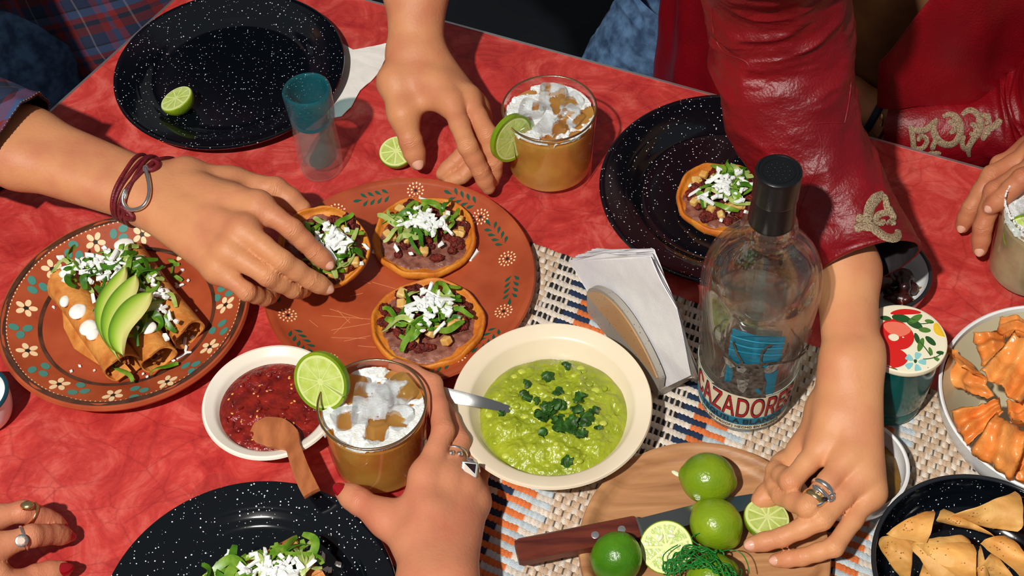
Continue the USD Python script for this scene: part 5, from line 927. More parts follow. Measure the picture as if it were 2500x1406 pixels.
# ---------------------------------------------------------------- people
def sub(a, b, t): return a + (b-a)*t
class Flesh:
    """one continuous body surface: rounded bones blended together; fingers blend with the palm but not with each other"""
    def __init__(s, wr=1.0): s.wr = wr; s.core, s.fing, s.nails, s.joints = [], [], [], []
    def bone(s, a, b, ra, rb, k=.012): s.core.append((np.asarray(a, float), np.asarray(b, float), ra, rb, k))
    def forearm(s, E_, W_, lat, re, rw, oe, ow, mid=None):
        lat = unit(lat)
        if mid is None: mid = (sub(E_, W_, .40), re*1.06, oe)
        for g_ in (-1, 1):
            s.bone(E_+lat*oe*g_, mid[0]+lat*mid[2]*g_, re, mid[1], .02); s.bone(mid[0]+lat*mid[2]*g_, W_+lat*ow*g_, mid[1], rw, .02)
    def hand(s, W_, lat, ow, rw, fingers, thumb, r=1.0, nails=(), nailmat='nail', back=None, palm=.0125):
        """fingers: [[MCP, PIP, DIP, TIP], ...] from the index on"""
        lat = unit(lat); fs = [np.asarray(f, float) for f in fingers]; n = len(fs)
        bk = unit(CAM - fs[0][0]) if back is None else unit(back)
        for i, f in enumerate(fs):
            w = W_ + lat*ow*(1 - 2*i/max(n-1, 1))*1.1
            s.bone(w, f[0]-bk*.004, rw*.92, palm*r, .014)
            s.bone(sub(w, f[0], .45)+bk*.0055*r, f[0]+bk*.0015*r, .0052*r, .0066*r, .007)       # tendon
            if i+1 < n: s.bone(f[0]-bk*.006, fs[i+1][0]-bk*.006, palm*.86*r, palm*.86*r, .010)
        th = np.asarray(thumb, float)
        s.bone(W_+lat*ow*.6, th[0], rw*.85, .0165*r, .014); s.bone(th[0], sub(fs[0][0], W_, .35), .0150*r, .0125*r, .014); s.bone(th[0], th[1], .0165*r, .0135*r, .010)
        s.bone(sub(th[0], th[1], .75), sub(fs[0][0], W_, .12)-bk*.004, .0085*r, .0085*r, .016)                                       # web of the thumb
        R_ = [.0108, .0102, .0094, .0086, .0077]
        for i, f in enumerate(fs):
            q = r*(1.0, 1.02, .97, .86)[min(i, 3)]; m1 = sub(f[0], f[1], .5); m2 = sub(f[1], f[2], .5); tip = f[3]
            ch = [(f[0], m1, .0112*q, .0101*q), (m1, f[1], .0101*q, .0100*q), (f[1], m2, .0100*q, .0093*q), (m2, f[2], .0093*q, .0088*q), (f[2], sub(f[2], tip, .55), .0088*q, .0087*q), (sub(f[2], tip, .55), tip, .0087*q, .0074*q)]
            s.fing.append((ch, .010)); s.joints += [(f[1], unit(f[2]-f[0]), bk, q), (f[2], unit(tip-f[1]), bk, q*.75)]
            if i in nails: s.nail(f[2], tip, .0088*q, nailmat)
        q = r; ch = [(th[1], sub(th[1], th[2], .5), .0136*q, .0116*q), (sub(th[1], th[2], .5), th[2], .0116*q, .0120*q), (th[2], sub(th[2], th[3], .55), .0120*q, .0114*q), (sub(th[2], th[3], .55), th[3], .0114*q, .0088*q)]
        s.fing.append((ch, .012)); s.joints.append((th[2], unit(th[3]-th[1]), bk, q*1.05))
        if 't' in nails: s.nail(th[2], th[3], .0112*q, nailmat)
    def nail(s, dip, tip, r, mat, up=None):
        d = unit(tip-dip); v = unit(CAM-tip) if up is None else unit(up); v = unit(v - d*(v@d)); s.nails.append((tip - d*r*.10 + v*r*.66, d, unit(v + d*.22), r, mat))
    def cull(s, c, R):
        """the same body with only the bones that matter within R of c"""
        q = c[None]; dc = [seg(q, a, b, ra, rb)[0] for a, b, ra, rb, k in s.core]; df = [min(seg(q, *x)[0] for x in ch) for ch, k in s.fing]; lim = min(dc + df) + 2*R + .052
        o = Flesh(); o.core = [x for x, d in zip(s.core, dc) if d < lim] or [s.core[int(np.argmin(dc))]]; o.fing = [x for x, d in zip(s.fing, df) if d < lim]; return o
    def fn(s, p):
        d = None
        for a, b, ra, rb, k in s.core:
            x = seg(p, a, b, ra, rb); d = x if d is None else smin(d, x, k)
        out = d
        for ch, k in s.fing:
            x = None
            for a, b, ra, rb in ch:
                y = seg(p, a, b, ra, rb); x = y if x is None else smin(x, y, .0035)
            y = smin(d, x, k); out = np.minimum(out, y)
        return out
    def mesh(s, h=.0021):
        pts = np.array([x for c in s.core for x in c[:2]] + [x for ch, k in s.fing for c in ch for x in c[:2]]); m = sdf_mesh(s.fn, pts.min(0)-(.13 if h > .005 else .05), pts.max(0)+(.13 if h > .005 else .05), h, s.cull)
        m = relax(m, 3)
        if not s.joints: return m
        v = np.asarray(m.vertices); ce = v[m.faces].mean(1); J = np.array([j[0] for j in s.joints])
        for _ in range(2):       # finer where the knuckles crease
            ce = np.asarray(m.vertices)[m.faces].mean(1); near = np.min(np.linalg.norm(ce[:, None]-J[None], axis=2), axis=1) < .0135
            a, b = trimesh.remesh.subdivide(m.vertices, m.faces, face_index=np.flatnonzero(near)); m = TM(a, b)
        v = np.array(m.vertices); n = np.array(m.vertex_normals)
        for j, t, bk, q in s.joints:
            bk = unit(bk*.5 + unit(CAM-j)*.7); bk = unit(bk - t*(bk@t)); w = v-j; near = np.linalg.norm(w, axis=1) < .014; w = w[near]; x = w@t; u = w - x[:, None]*t; cs = np.clip((u@bk)/np.maximum(np.linalg.norm(u, axis=1), 1e-9), 0, 1); y = np.cross(t, bk)@w.T
            wob = .0006*np.sin(y*700+x*90) + y*y*22; cr = sum(a*np.exp(-((x-s0*q-wob*np.sign(s0))/.00055)**2) for s0, a in ((-.0052, .5), (-.0030, .9), (-.0011, .7), (.0010, .9), (.0030, .8), (.0050, .4)))
            v[near] -= n[near]*(.00050*s.wr*cr*cs**1.5*np.exp(-(x/.0062)**4))[:, None]
        return TM(v, m.faces)
    def dress(s, path):
        for c, d, v, r, mat in s.nails:
            R = np.stack([d, np.cross(v, d), v], 1); long = 1.45 if mat == 'nail_red' else 1.12
            m = ball((0, 0, 0), 1.0, 3, (r*.66*long, r*.60, r*.30)); w = np.asarray(m.vertices).copy(); w[:, 2] -= .18*r*(w[:, 1]/(r*.6))**2; part(path, 'fingernail', place(TM(w, m.faces), R, c), mat, True)
def cast_out(mesh, o, dirs, lim=.08):
    v = np.asarray(mesh.vertices); f = np.asarray(mesh.faces); ce = v[f].mean(1); f = f[np.linalg.norm(ce-o, axis=1) < lim]; a = v[f[:, 0]]; e1 = v[f[:, 1]]-a; e2 = v[f[:, 2]]-a; out = []
    for d in dirs:
        p = np.cross(d, e2); det = (e1*p).sum(1); det = np.where(np.abs(det) < 1e-16, 1e-16, det); s = o-a; u = (s*p).sum(1)/det; q = np.cross(s, e1); w = (q@d)/det; t = (e2*q).sum(1)/det
        ok = (u >= -1e-6) & (w >= -1e-6) & (u+w <= 1+1e-6) & (t > 1e-5); out.append(t[ok].min() if ok.any() else np.nan)
    t = np.array(out); t[np.isnan(t)] = np.nanmean(t); return t
def band_on(mesh, o, nrm, off, r, n=40, smooth=2, flat=1.0, wob=0.0, sec=8):
    """closed band lying on a limb's skin round the axis nrm through o"""
    R = frame_to(nrm, (.3, .5, 1)); a = np.arange(n)*2*np.pi/n; D = np.cos(a)[:, None]*R[:, 0] + np.sin(a)[:, None]*R[:, 1]; t = cast_out(mesh, o, D)
    for _ in range(smooth): t = (np.roll(t, 1)+2*t+np.roll(t, -1))/4
    c = o + D*(t+off)[:, None] + wob*np.sin(2*a)[:, None]*R[:, 2]; c = np.vstack([c, c[:2]]); rad = D[np.r_[np.arange(n), 0, 1]]
    th = np.arange(sec)*2*np.pi/sec; V = c[:n, None] + r*(np.cos(th)[None, :, None]*D[:, None]*flat + np.sin(th)[None, :, None]*R[:, 2][None, None])
    V = V.reshape(-1, 3); i, j = np.meshgrid(np.arange(n), np.arange(sec), indexing='ij'); k, l = (i+1) % n, (j+1) % sec; q = [x.ravel() for x in (i*sec+j, k*sec+j, k*sec+l, i*sec+l)]
    m = TM(V, np.vstack([np.stack([q[0], q[1], q[2]], 1), np.stack([q[0], q[2], q[3]], 1)]))
    if m.volume < 0: m.invert()
    return m
def finger_band(a, b, t, rf, r, flat=.45, n=36):
    c = sub(np.asarray(a), np.asarray(b), t); R = frame_to(b-a, (.3, .5, 1)); th = np.arange(n)*2*np.pi/n; D = np.cos(th)[:, None]*R[:, 0] + np.sin(th)[:, None]*R[:, 1]; sc = np.arange(8)*2*np.pi/8
    V = (c + D*rf)[:, None] + r*(np.cos(sc)[None, :, None]*D[:, None]*flat + np.sin(sc)[None, :, None]*R[:, 2]); i, j = np.meshgrid(np.arange(n), np.arange(8), indexing='ij'); k, l = (i+1) % n, (j+1) % 8; q = [x.ravel() for x in (i*8+j, k*8+j, k*8+l, i*8+l)]
    m = TM(V.reshape(-1, 3), np.vstack([np.stack(q[:3], 1), np.stack([q[0], q[2], q[3]], 1)]))
    if m.volume < 0: m.invert()
    return m
def loft(path, rads, n=72, k=90, thick=.003, disp=None, ref=(0, 0, 1), ell_=1.0, lining=True):
    """cloth tube: path points, radii; disp(s, th, pts) pushes outward; returns outer+hem mesh and the lining"""
    c = curve(path, k); s = np.linspace(0, 1, k); t0 = np.r_[0, np.cumsum(np.linalg.norm(np.diff(np.asarray(path, float), axis=0), axis=1))]; t0 /= t0[-1]; r = np.interp(s, t0, rads)
    from scipy.interpolate import PchipInterpolator
    r = PchipInterpolator(t0, rads)(s); t, u, w = frames(c, ref); th = np.arange(n)*2*np.pi/n
    D = np.cos(th)[None, :, None]*w[:, None] + np.sin(th)[None, :, None]*u[:, None]*ell_; base = c[:, None] + D*r[:, None, None]
    off = np.zeros((k, n)) if disp is None else disp(s[:, None]+0*th[None], th[None]+0*s[:, None], base)
    O = base + D*off[..., None]; I = O - D*thick; f = grid_faces(k, n, True); N = k*n
    j = np.arange(n); hem = np.vstack([np.stack([(k-1)*n+j, N+(k-1)*n+j, (k-1)*n+(j+1) % n], 1), np.stack([(k-1)*n+(j+1) % n, N+(k-1)*n+j, N+(k-1)*n+(j+1) % n], 1)])
    out = TM(np.vstack([O.reshape(-1, 3), I.reshape(-1, 3)]), np.vstack([f, hem[:, ::-1]])); lin = TM(I.reshape(-1, 3), f[:, ::-1]); out.remove_unreferenced_vertices(); lin.remove_unreferenced_vertices()
    return out, lin
def wrinkle(seed, amp, sw=26, tw=1.0, fine=.0006):
    def d(s, th, p):
        q = np.stack([s*sw, np.cos(th)*tw, np.sin(th)*tw+seed*3.1], -1); a = meshkit.fbm(q, 3, seed); b = 1-np.abs(2*meshkit.noise(np.stack([s*sw*.8+np.sin(th)*1.2, np.cos(th)*1.3, np.sin(th)*1.3+seed], -1), seed+5)-1)
        return (amp(s) if callable(amp) else amp)*((a-.5)*1.3 + (b**2-.35)) + fine*(meshkit.fbm(p*160, 2, seed)-.5)*2
    return d
def stroke(par, name, pix, mesh, r, mat, off=.0004, flat=.45, n=None, label=None):
    c = curve(np.array(pix, float), n or max(10, int(np.linalg.norm(np.diff(pix, axis=0), axis=1).sum()/5))); h = fill_hits(raycast(c, mesh, off))
    if h is None: return None
    if len(h) > 4:
        g = h.copy(); g[1:-1] = (h[:-2]+2*h[1:-1]+h[2:])/4; h = g
    s = np.linspace(0, 1, len(h)); rr = r*np.interp(s, [0, .12, .85, 1], [.6, 1, 1, .55]) if flat < 1 else r
    return part(par, name, tube(h, rr, 8, ref=unit(CAM-h.mean(0)), flat=flat), mat, 60, label=label)
# ---- the man in plaid: right arm with the leather bracelet, left arm reaching from the top
A = Flesh()
aE, aW = P(-270, 235, .135), P(352, 468, .094)
iR = [Q((630, 500, .112), (714, 560, .100), (768, 614, .078), (800, 643, .066)), Q((592, 562, .112), (690, 638, .100), (757, 682, .075), (796, 702, .060)), Q((556, 612, .103), (654, 674, .091), (715, 706, .064), (744, 708, .046)), Q((530, 655, .089), (602, 712, .078), (645, 728, .055), (668, 718, .040))]
tR = Q((455, 432, .092), (575, 448, .086), (672, 462, .080), (738, 508, .066))
latR = unit(iR[0][0]-iR[3][0]); armlat = unit(P(400, 385, .094)-P(320, 555, .094))
A.forearm(aE, aW, armlat, .030, .0205, .016, .0130, mid=(P(60, 362, .104), .0265, .0155)); A.hand(aW, armlat, .0130, .0195, iR, tR, 1.0, (0, 1), back=(-.05, -.55, 1))
nA = len(A.core), len(A.fing), len(A.joints); lE, lW = P(1012, -330, .215), P(1016, 128, .086)
iL = [Q((1102, 250, .078), (1142, 358, .066), (1172, 415, .042), (1192, 458, .020)), Q((1140, 240, .073), (1191, 330, .063), (1206, 395, .038), (1202, 440, .016)), Q((1158, 262, .056), (1152, 356, .036), (1112, 396, .024), (1080, 424, .014)), Q((1166, 290, .044), (1160, 398, .026), (1128, 430, .018), (1096, 444, .0115))]
tL = Q((966, 200, .076), (985, 282, .062), (1003, 345, .043), (1019, 395, .024))
A.forearm(lE, lW, (1, 0, 0), .030, .0195, .012, .0085, mid=(P(1015, -40, .128), .0235, .0095)); A.hand(lW, (-1, .1, 0), .0110, .0185, iL, tL, 1.02, ('t',), back=(.15, -.55, 1))
# upper arms, shoulders and trunk under the clothes, outside the picture
tc = np.array([-.60, 1.72, 0]); shR, shL = tc + [-.17, -.03, T+.42], tc + [.19, .0, T+.42]
A2 = A; A = Flesh(); A.bone(aE, shR, .036, .05, .02); A.bone(lE, shL, .036, .05, .02); A.bone(shR, shL, .055, .055, .03); A.bone(tc+[0, 0, T+.40], tc+[0, 0, T+.52], .055, .05, .03); A.bone(tc+[0, 0, T-.2], tc+[0, 0, T+.36], .11, .12, .05)
tA = A.mesh(.009); A = A2; AL = Flesh(); AL.core, AL.fing, AL.joints = A.core[nA[0]:], A.fing[nA[1]:], A.joints[nA[2]:]; A.core, A.fing, A.joints = A.core[:nA[0]], A.fing[:nA[1]], A.joints[:nA[2]]; mA = A.mesh(.0021); mA = cat(mA, AL.mesh(.0021), tA)
pa = thing('person', 'person in a plaid shirt reaching with both hands, burgundy leather bracelet on one wrist', 'person', (tc[0], tc[1], 0))
part(pa, 'body', mA, 'skin_tan', True); A.dress(pa)
ms, li = loft(np.array([shR, sub(shR, P(-300, 225, .14), .55)+[-.03, -.02, 0], P(-300, 225, .137), P(-130, 290, .122), P(48, 352, .106)]), [.085, .072, .060, .054, .0515], disp=wrinkle(3, .006, 16))
sl = part(pa, 'shirt_sleeve', ms, 'plaid', 60, label='rolled plaid sleeve'); part(sl, 'lining', li, 'jacket_lining', 60)
c_ = curve(np.array([P(-300, 225, .137), P(-130, 290, .122), P(48, 352, .106)]), 30); part(sl, 'cuff_stitching', cat(*[ball(ms.vertices[89*72+i] + 0, .0007, 0) for i in range(0, 72, 1)]), 'denim_seam', False, kind='stuff')
ms, li = loft(np.array([shL, sub(shL, lE, .6), lE, sub(lE, lW, .12)]), [.085, .070, .058, .054], disp=wrinkle(4, .006, 16)); sl = part(pa, 'shirt_sleeve', ms, 'plaid', 60); part(sl, 'lining', li, 'jacket_lining', 60)
ms, li = loft(np.array([tc+[.03, -.01, T+.47], tc+[.02, 0, T+.38], tc+[.0, 0, T+.15], tc+[.03, -.03, T-.05], tc+[.05, -.06, T-.29]]), [.075, .17, .185, .20, .215], n=110, disp=wrinkle(5, .014, 9, 1.6), ell_=.72, ref=(0, -1, 0)); part(pa, 'shirt', ms, 'plaid', 60, label='plaid flannel shirt hanging open')
for i, (p, q, r0_, r1_) in enumerate(((P(150, -20, -.18), P(40, 330, -.30), .085, .072), (P(420, -60, -.22), P(330, 250, -.36), .085, .07))):
    ms, li = loft(np.array([p, sub(p, q, .5)+[0, 0, .01], q]), [r0_, (r0_+r1_)/2, r1_], disp=wrinkle(8+i, .007, 12)); tr = part(pa, 'jeans_leg', ms, 'denim', 60, label='worn blue denim leg'); s_ = np.array([P(x, y, -.12) for x, y in ((20, 60), (60, 110), (80, 190))])
# leather wrap bracelet with the hook
wc = P(345, 462, .094); br = part(pa, 'wrap_bracelet', cat(*[band_on(mA, wc + armdir_*k_, unit(armdir_ + tl*np.cross(armdir_, [0, 0, 1]) + .1*np.array([0, 0, 1])), .0012, .0021, 48, 3, 1, .001) for armdir_ in [unit(aW-P(60, 362, .104))] for k_, tl in ((-.009, -.06), (-.002, .04), (.004, -.10), (.0075, .16))]), 'burgundy_leather', 60, label='burgundy leather cords wound round the wrist')
s1 = 2.511
for q, r_ in ((((1030, 945), (965, 968), (935, 1005), (900, 1030)), .0020), (((930, 985), (965, 1020), (920, 1040), (935, 1000)), .0028), (((740, 1265), (790, 1300), (815, 1330), (770, 1335)), .0028), (((750, 1270), (745, 1330), (735, 1380), (748, 1400)), .0018)):
    stroke(br, 'cord_knot', [(x/s1, y/s1) for x, y in q], mA, r_, 'burgundy_leather', .0025, 1.0, 22)
stroke(br, 'hook_clasp', [(x/s1, y/s1) for x, y in ((893, 1035), (905, 1085), (915, 1150), (908, 1215), (880, 1262), (835, 1283), (790, 1282), (760, 1255), (752, 1215), (766, 1165))], mA, .0021, 'silver', .0040, 1.0, 44, label='silver fish hook clasp')
stroke(br, 'hook_barb', [(x/s1, y/s1) for x, y in ((766, 1162), (772, 1185), (764, 1215))], mA, .0016, 'silver', .0042, 1.0, 8); stroke(br, 'hook_eye', [(x/s1, y/s1) for x, y in ((893, 1018), (880, 1030), (893, 1050), (905, 1035), (893, 1018))], mA, .0014, 'silver', .0040, 1.0, 16)
# ---- the woman in the red leather jacket
B = Flesh(.55)
bW = P(2080, 885, .108); bI = [Q((2012, 1085, .079), (1930, 1176, .070), (1893, 1150, .050), (1912, 1118, .042)), Q((2070, 1118, .082), (1972, 1238, .075), (1908, 1210, .054), (1884, 1170, .046)), Q((2108, 1158, .076), (2006, 1268, .070), (1908, 1312, .053), (1834, 1330, .043)), Q((2128, 1204, .066), (2036, 1336, .059), (1958, 1360, .046), (1894, 1368, .036))]
bT = Q((2020, 1000, .072), (1955, 1120, .050), (1894, 1196, .038), (1856, 1222, .036))
bE, bM = P(1935, 270, .205), P(2066, 660, .121)
B.forearm(bE, bW, (1, .1, 0), .024, .0165, .010, .0075, mid=(bM, .0195, .0062)); B.hand(bW, (-1, .15, 0), .0085, .0160, bI, bT, .92, (2, 3), palm=.0125, back=(.1, -.6, 1)); B.bone(P(2128, 848, .114), P(2122, 872, .112), .0085, .0080, .012)
nB = len(B.core), len(B.fing), len(B.joints); bl_, bh = P(2200, 300, -.026), P(2070, 235, -.012)
B.bone(P(2480, 292, -.014), bl_, .027, .0215, .02); B.bone(bl_, bh, .0215, .0215, .02)
lI = [Q((1960, 205, .000), (1860, 190, .004), (1800, 180, .004), (1752, 172, .004)), Q((1965, 220, -.010), (1868, 208, -.010), (1806, 200, -.012), (1760, 192, -.012)), Q((1975, 236, -.022), (1880, 226, -.026), (1820, 220, -.028), (1780, 214, -.030)), Q((1990, 250, -.034), (1905, 246, -.038), (1855, 240, -.040), (1820, 236, -.042))]
B.hand(bh, P(2070, 220, .01)-P(2070, 250, -.04), .010, .0165, lI, Q((2000, 190, .012), (1930, 165, .016), (1875, 160, .014), (1830, 160, .010)), .92, (0,), back=(-.4, -.8, .3))
et, en = np.r_[de, 0], unit(np.array([-de[1], de[0], 0])); en = en if en[1] > 0 else -en
bc = np.r_[(e1 + de*.43 + np.array([en[0], en[1]])*.175), 0]; bsR, bsL = bc - et*.16 + [0, 0, T+.40], bc + et*.16 + [0, 0, T+.40]
BT = Flesh(); BT.bone(bE, bsR, .034, .045, .02); BT.bone(P(2480, 292, -.014), P(2620, 225, .04), .028, .032, .02); BT.bone(P(2620, 225, .04), bsL, .032, .045, .02); BT.bone(bsR, bsL, .05, .05, .03); BT.bone(bc+[0, 0, T+.4], bc+[0, 0, T+.5], .05, .045, .03); BT.bone(bc+en*.02+[0, 0, T-.25], bc+en*.02+[0, 0, T+.34], .085, .09, .05)
BL_ = Flesh(.5); BL_.core, BL_.fing, BL_.joints = B.core[nB[0]:], B.fing[nB[1]:], B.joints[nB[2]:]; B.core, B.fing, B.joints = B.core[:nB[0]], B.fing[:nB[1]], B.joints[:nB[2]]; mB = cat(B.mesh(.0021), BL_.mesh(.0023), BT.mesh(.009)); pb = thing('person', 'person in a red leather jacket with embroidered cuffs reaching past the bottle', 'person', (bc[0], bc[1], 0))
part(pb, 'body', mB, 'skin_light', True); B.dress(pb)
spath = np.array([P(1880, -230, .42), P(1897, 0, .300), P(1910, 120, .255), P(1926, 250, .215), P(1985, 380, .180), P(2048, 498, .152), P(2114, 648, .127)])
def fold(s, th, p):
    d = wrinkle(12, lambda s: .0025+.0050*np.exp(-((s-.42)/.17)**2)+.002*np.exp(-((s-.78)/.12)**2), 15, 1.1, .0008)(s, th, p)
    for s0, a0, w, amp, sl_, wa in ((.400, 1.9, .022, .015, .035, .9), (.462, 1.7, .015, -.013, .045, .9), (.505, 1.5, .024, .010, .05, .8), (.59, 2.2, .022, .005, -.03, .7), (.66, 1.2, .020, .005, .05, .8), (.86, 1.5, .014, .003, .06, .9)):
        da = np.angle(np.exp(1j*(th-a0))); d = d + amp*np.exp(-((s-s0-sl_*da)/w)**2)*np.exp(-(da/wa)**2)
    return d + .0018*np.exp(-((s-.992)/.010)**2)
ms, li = loft(spath, [.070, .0600, .0595, .0580, .0505, .0465, .0475], n=120, k=220, thick=.0028, disp=fold); jsl = part(pb, 'jacket_sleeve', ms, 'red_leather', 70, label='red leather sleeve with embroidered cuff'); part(jsl, 'lining', li, 'jacket_lining', 60, label='dark lining inside the cuff'); msB = ms
for q in ([(2078, 200), (2072, 250), (2062, 300)], [(2062, 300), (2020, 299), (1990, 302)], [(1990, 304), (2003, 340), (2002, 385), (1985, 430), (1962, 480), (1948, 530)], [(1738, 20), (1745, 90), (1772, 130), (1820, 150), (1832, 180)]): stroke(jsl, 'seam', q, ms, .0008, 'red_leather_seam', .0001, .8)
def emb(par, strokes, mesh, ox, oy, s, r):
    for q in strokes: stroke(par, 'embroidery_scroll', [(ox+x/s, oy+y/s) for x, y in q[1]], mesh, r*q[0], 'silver_glitter', .0006, .40)
emb(jsl, [(1.5, [(408, 745), (350, 790), (325, 850), (335, 915), (385, 965), (450, 995), (485, 985), (490, 950)]), (1.0, [(405, 750), (420, 790), (428, 830)]), (1.3, [(428, 815), (445, 860), (470, 895)]), (1.0, [(465, 925), (450, 905), (425, 912)]), (1.05, [(440, 860), (400, 858), (368, 880), (375, 910), (402, 910), (405, 890)]), (1.3, [(245, 945), (295, 930), (350, 945)]), (1.2, [(255, 872), (295, 895), (340, 930)]), (1.0, [(285, 905), (310, 918), (345, 935)])], ms, 1980, 150, 2.306, .0034)
fp = np.array([P(2680, 120, .12), P(2600, 240, .03), P(2480, 292, -.014), P(2340, 314, -.026), P(2182, 306, -.030)])
ms, li = loft(fp, [.062, .060, .052, .0410, .0370], n=90, k=120, thick=.0028, disp=wrinkle(14, lambda s: .0015+.006*np.exp(-((s-.45)/.22)**2), 18, 1.1)); fsl = part(pb, 'jacket_sleeve', ms, 'red_leather', 70, label='red leather sleeve behind the table edge'); part(fsl, 'lining', li, 'jacket_lining', 60)
emb(fsl, [(1.0, [(556, 358), (572, 420), (578, 480), (585, 520)]), (1.2, [(572, 378), (640, 385), (690, 350), (710, 322)]), (1.3, [(692, 360), (700, 420), (735, 460), (790, 468), (832, 430), (838, 350), (800, 302), (742, 312)]), (1.0, [(592, 485), (645, 470), (648, 430), (618, 420), (606, 450)]), (1.1, [(705, 440), (690, 470), (682, 500)]), (1.0, [(770, 345), (800, 345), (808, 380), (780, 402)]), (1.2, [(850, 305), (915, 278), (952, 325), (942, 400), (905, 450), (890, 535)]), (1.0, [(895, 355), (930, 372), (922, 412), (893, 400)]), (1.0, [(862, 415), (850, 460), (870, 505)]), (1.0, [(962, 300), (1000, 318), (982, 355)]), (1.3, [(1070, 325), (1020, 372), (975, 385)]), (1.0, [(1010, 395), (975, 420), (968, 445)]), (1.0, [(600, 560), (660, 520), (730, 520)]), (.8, [(480, 195), (520, 215), (600, 208), (740, 200)])], ms, 1980, 150, 2.306, .0030)
bb = part(pb, 'cord_bracelet', band_on(mB, sub(bl_, bh, .45), unit(bh-bl_), .0014, .0042, 40, 3, 1), 'blue_cord', 60, label='braided dark blue cord bracelet'); part(pb, 'cord_bracelet', band_on(mB, sub(bl_, bh, .20), unit(bh-bl_), .0008, .0016, 40, 3, 1), 'red_leather', 60, label='thin red cord bracelet'); p_ = raycast([(2152, 275), (2153, 288), (2155, 297), (2152, 307)], mB, .003)
if all(x is not None for x in p_): part(bb, 'charm', tube(np.array(p_), [.0008, .0018, .001, .0016], 6), 'gold', 40, label='small gold charm')
def shell(c, a, b, z0, z1, ph0, ph1, seed, fl=(0, 0), n=70, k=60, amp=.010, thick=.003):
    """a garment panel round the trunk: angles from the front (0) turning toward the person's right side in the photograph"""
    z = np.linspace(z0, z1, k); q0 = ph0(z-T) if callable(ph0) else ph0+0*z; q1 = ph1(z-T) if callable(ph1) else ph1+0*z; H = q0[:, None] + (q1-q0)[:, None]*np.linspace(0, 1, n)[None]; Z = z[:, None] + 0*H; s = (Z-z0)/(z1-z0); f = 1 + fl[0]*(1-s)**2 - .35*np.clip(s-.75, 0, 1)**1.2*4*.25
    d = amp*(meshkit.fbm(np.stack([Z*7, np.sin(H)*2.2+seed, np.cos(H)*2.2], -1), 3, seed)-.5)*2 + .004*np.sin(H*14+Z*12)
    V = c[None, None] + et*((a+d)*f*np.sin(H))[..., None] - en*((b+d)*f*np.cos(H))[..., None]; V[..., 2] = Z; C_ = c*[1, 1, 0]
    D = V - C_; D[..., 2] = 0; D /= np.linalg.norm(D, axis=-1, keepdims=True); I = V - D*thick; f_ = grid_faces(k, n, False); N = k*n
    ed = [(0, j) for j in range(n)] + [(i, n-1) for i in range(k)] + [(k-1, n-1-j) for j in range(n)] + [(k-1-i, 0) for i in range(k)]; ix = [i*n+j for i, j in ed]
    F = np.vstack([f_, f_[:, ::-1]+N] + [[[x, x+N, y], [y, x+N, y+N]] for x, y in zip(ix, ix[1:]) if x != y]); m = TM(np.vstack([V.reshape(-1, 3), I.reshape(-1, 3)]), F); m.fix_normals(); return m
jk = part(pb, 'jacket', shell(bc, .215, .138, T+.012, T+.44, lambda z: np.interp(z, [0, .07, .15, .3], [.34, .30, .50, .85]), 3.2, 3, (.05, 0)), 'red_leather', 70, label='right front and back of the red leather jacket'); part(jk, 'jacket_front', shell(bc, .205, .130, T-.30, T+.44, -3.2, lambda z: np.interp(z, [-.3, .1, .3], [-.28, -.30, -.6]), 6, (.10, 0)), 'red_leather', 70, label='other front flap of the jacket')
part(pb, 'inner_shirt', shell(bc, .170, .095, T-.25, T+.40, -3.1, 3.1, 9, (0, 0), amp=.006), 'tan_shirt', 60, label='tan top under the jacket')
for p, q in ((P(1660, 20, -.12), P(1490, 262, -.26)), (P(1950, 40, -.16), P(1760, 330, -.28))):
    ms, li = loft(np.array([p, sub(p, q, .5), q]), [.078, .072, .066], disp=wrinkle(16, .005, 10)); part(pb, 'jeans_leg', ms, 'denim', 60, label='light blue denim leg')
rg = part(pb, 'finger_ring', finger_band(bI[1][0], bI[1][1], .84, .0098, .0030, .35), 'gold', 60, label='plain pale gold band')
rg = part(pb, 'finger_ring', finger_band(bI[1][0], bI[1][1], .62, .0100, .0022, .6), 'silver', 60, label='silver ring shaped like curling arms around a dark stone')
for q, r_ in (([(1990, 1188), (2002, 1196), (2014, 1210), (2024, 1224)], .0022), ([(2036, 1205), (2020, 1214), (2008, 1228), (1992, 1234)], .0016), ([(2024, 1224), (2036, 1216), (2030, 1206)], .0013), ([(1986, 1186), (1990, 1196), (1998, 1200)], .0013)): stroke(rg, 'curled_arm', q, mB, r_, 'silver', .0022, 1.0, 14)
p_ = raycast([(2014, 1218)], mB, .0035)[0]
if p_ is not None: part(rg, 'stone', ball(p_, .0024, 2, (1, 1, .7)), 'dark_stone', 60)
# ---- hand with red nails gripping the tumbler, and the other hand with rings at the left
def GP(a, h, r): a = math.radians(a); return c2 + [r*math.cos(a), r*math.sin(a), h]
E_ = Flesh(.5); eW = P(1066, 1430, .058)
eI = [np.array([P(1040, 1160, .066), P(1082, 1052, .070), GP(32, .070, .0600), GP(72, .068, .0575)]), np.array([P(1092, 1172, .060), P(1120, 1078, .052), GP(26, .050, .0620), GP(66, .047, .0575)]), np.array([P(1134, 1190, .052), P(1148, 1112, .037), GP(18, .033, .0620), GP(58, .030, .0575)]), np.array([P(1160, 1226, .042), P(1172, 1152, .024), GP(6, .0185, .0640), GP(42, .0150, .0570)])]
eT = np.array([P(1016, 1330, .052), P(938, 1262, .050), P(880, 1226, .048), P(842, 1202, .046)])
E_.forearm(P(1010, 1960, .075), eW, (1, .2, 0), .030, .0195, .012, .0125, mid=(P(1050, 1600, .062), .0225, .0135)); E_.hand(eW, (-1, -.2, -.1), .0125, .0185, eI, eT, .96, ('t',), 'nail_red', back=(.3, -.45, 1))
nE = len(E_.core), len(E_.fing), len(E_.joints); fW = P(-190, 1400, .050)
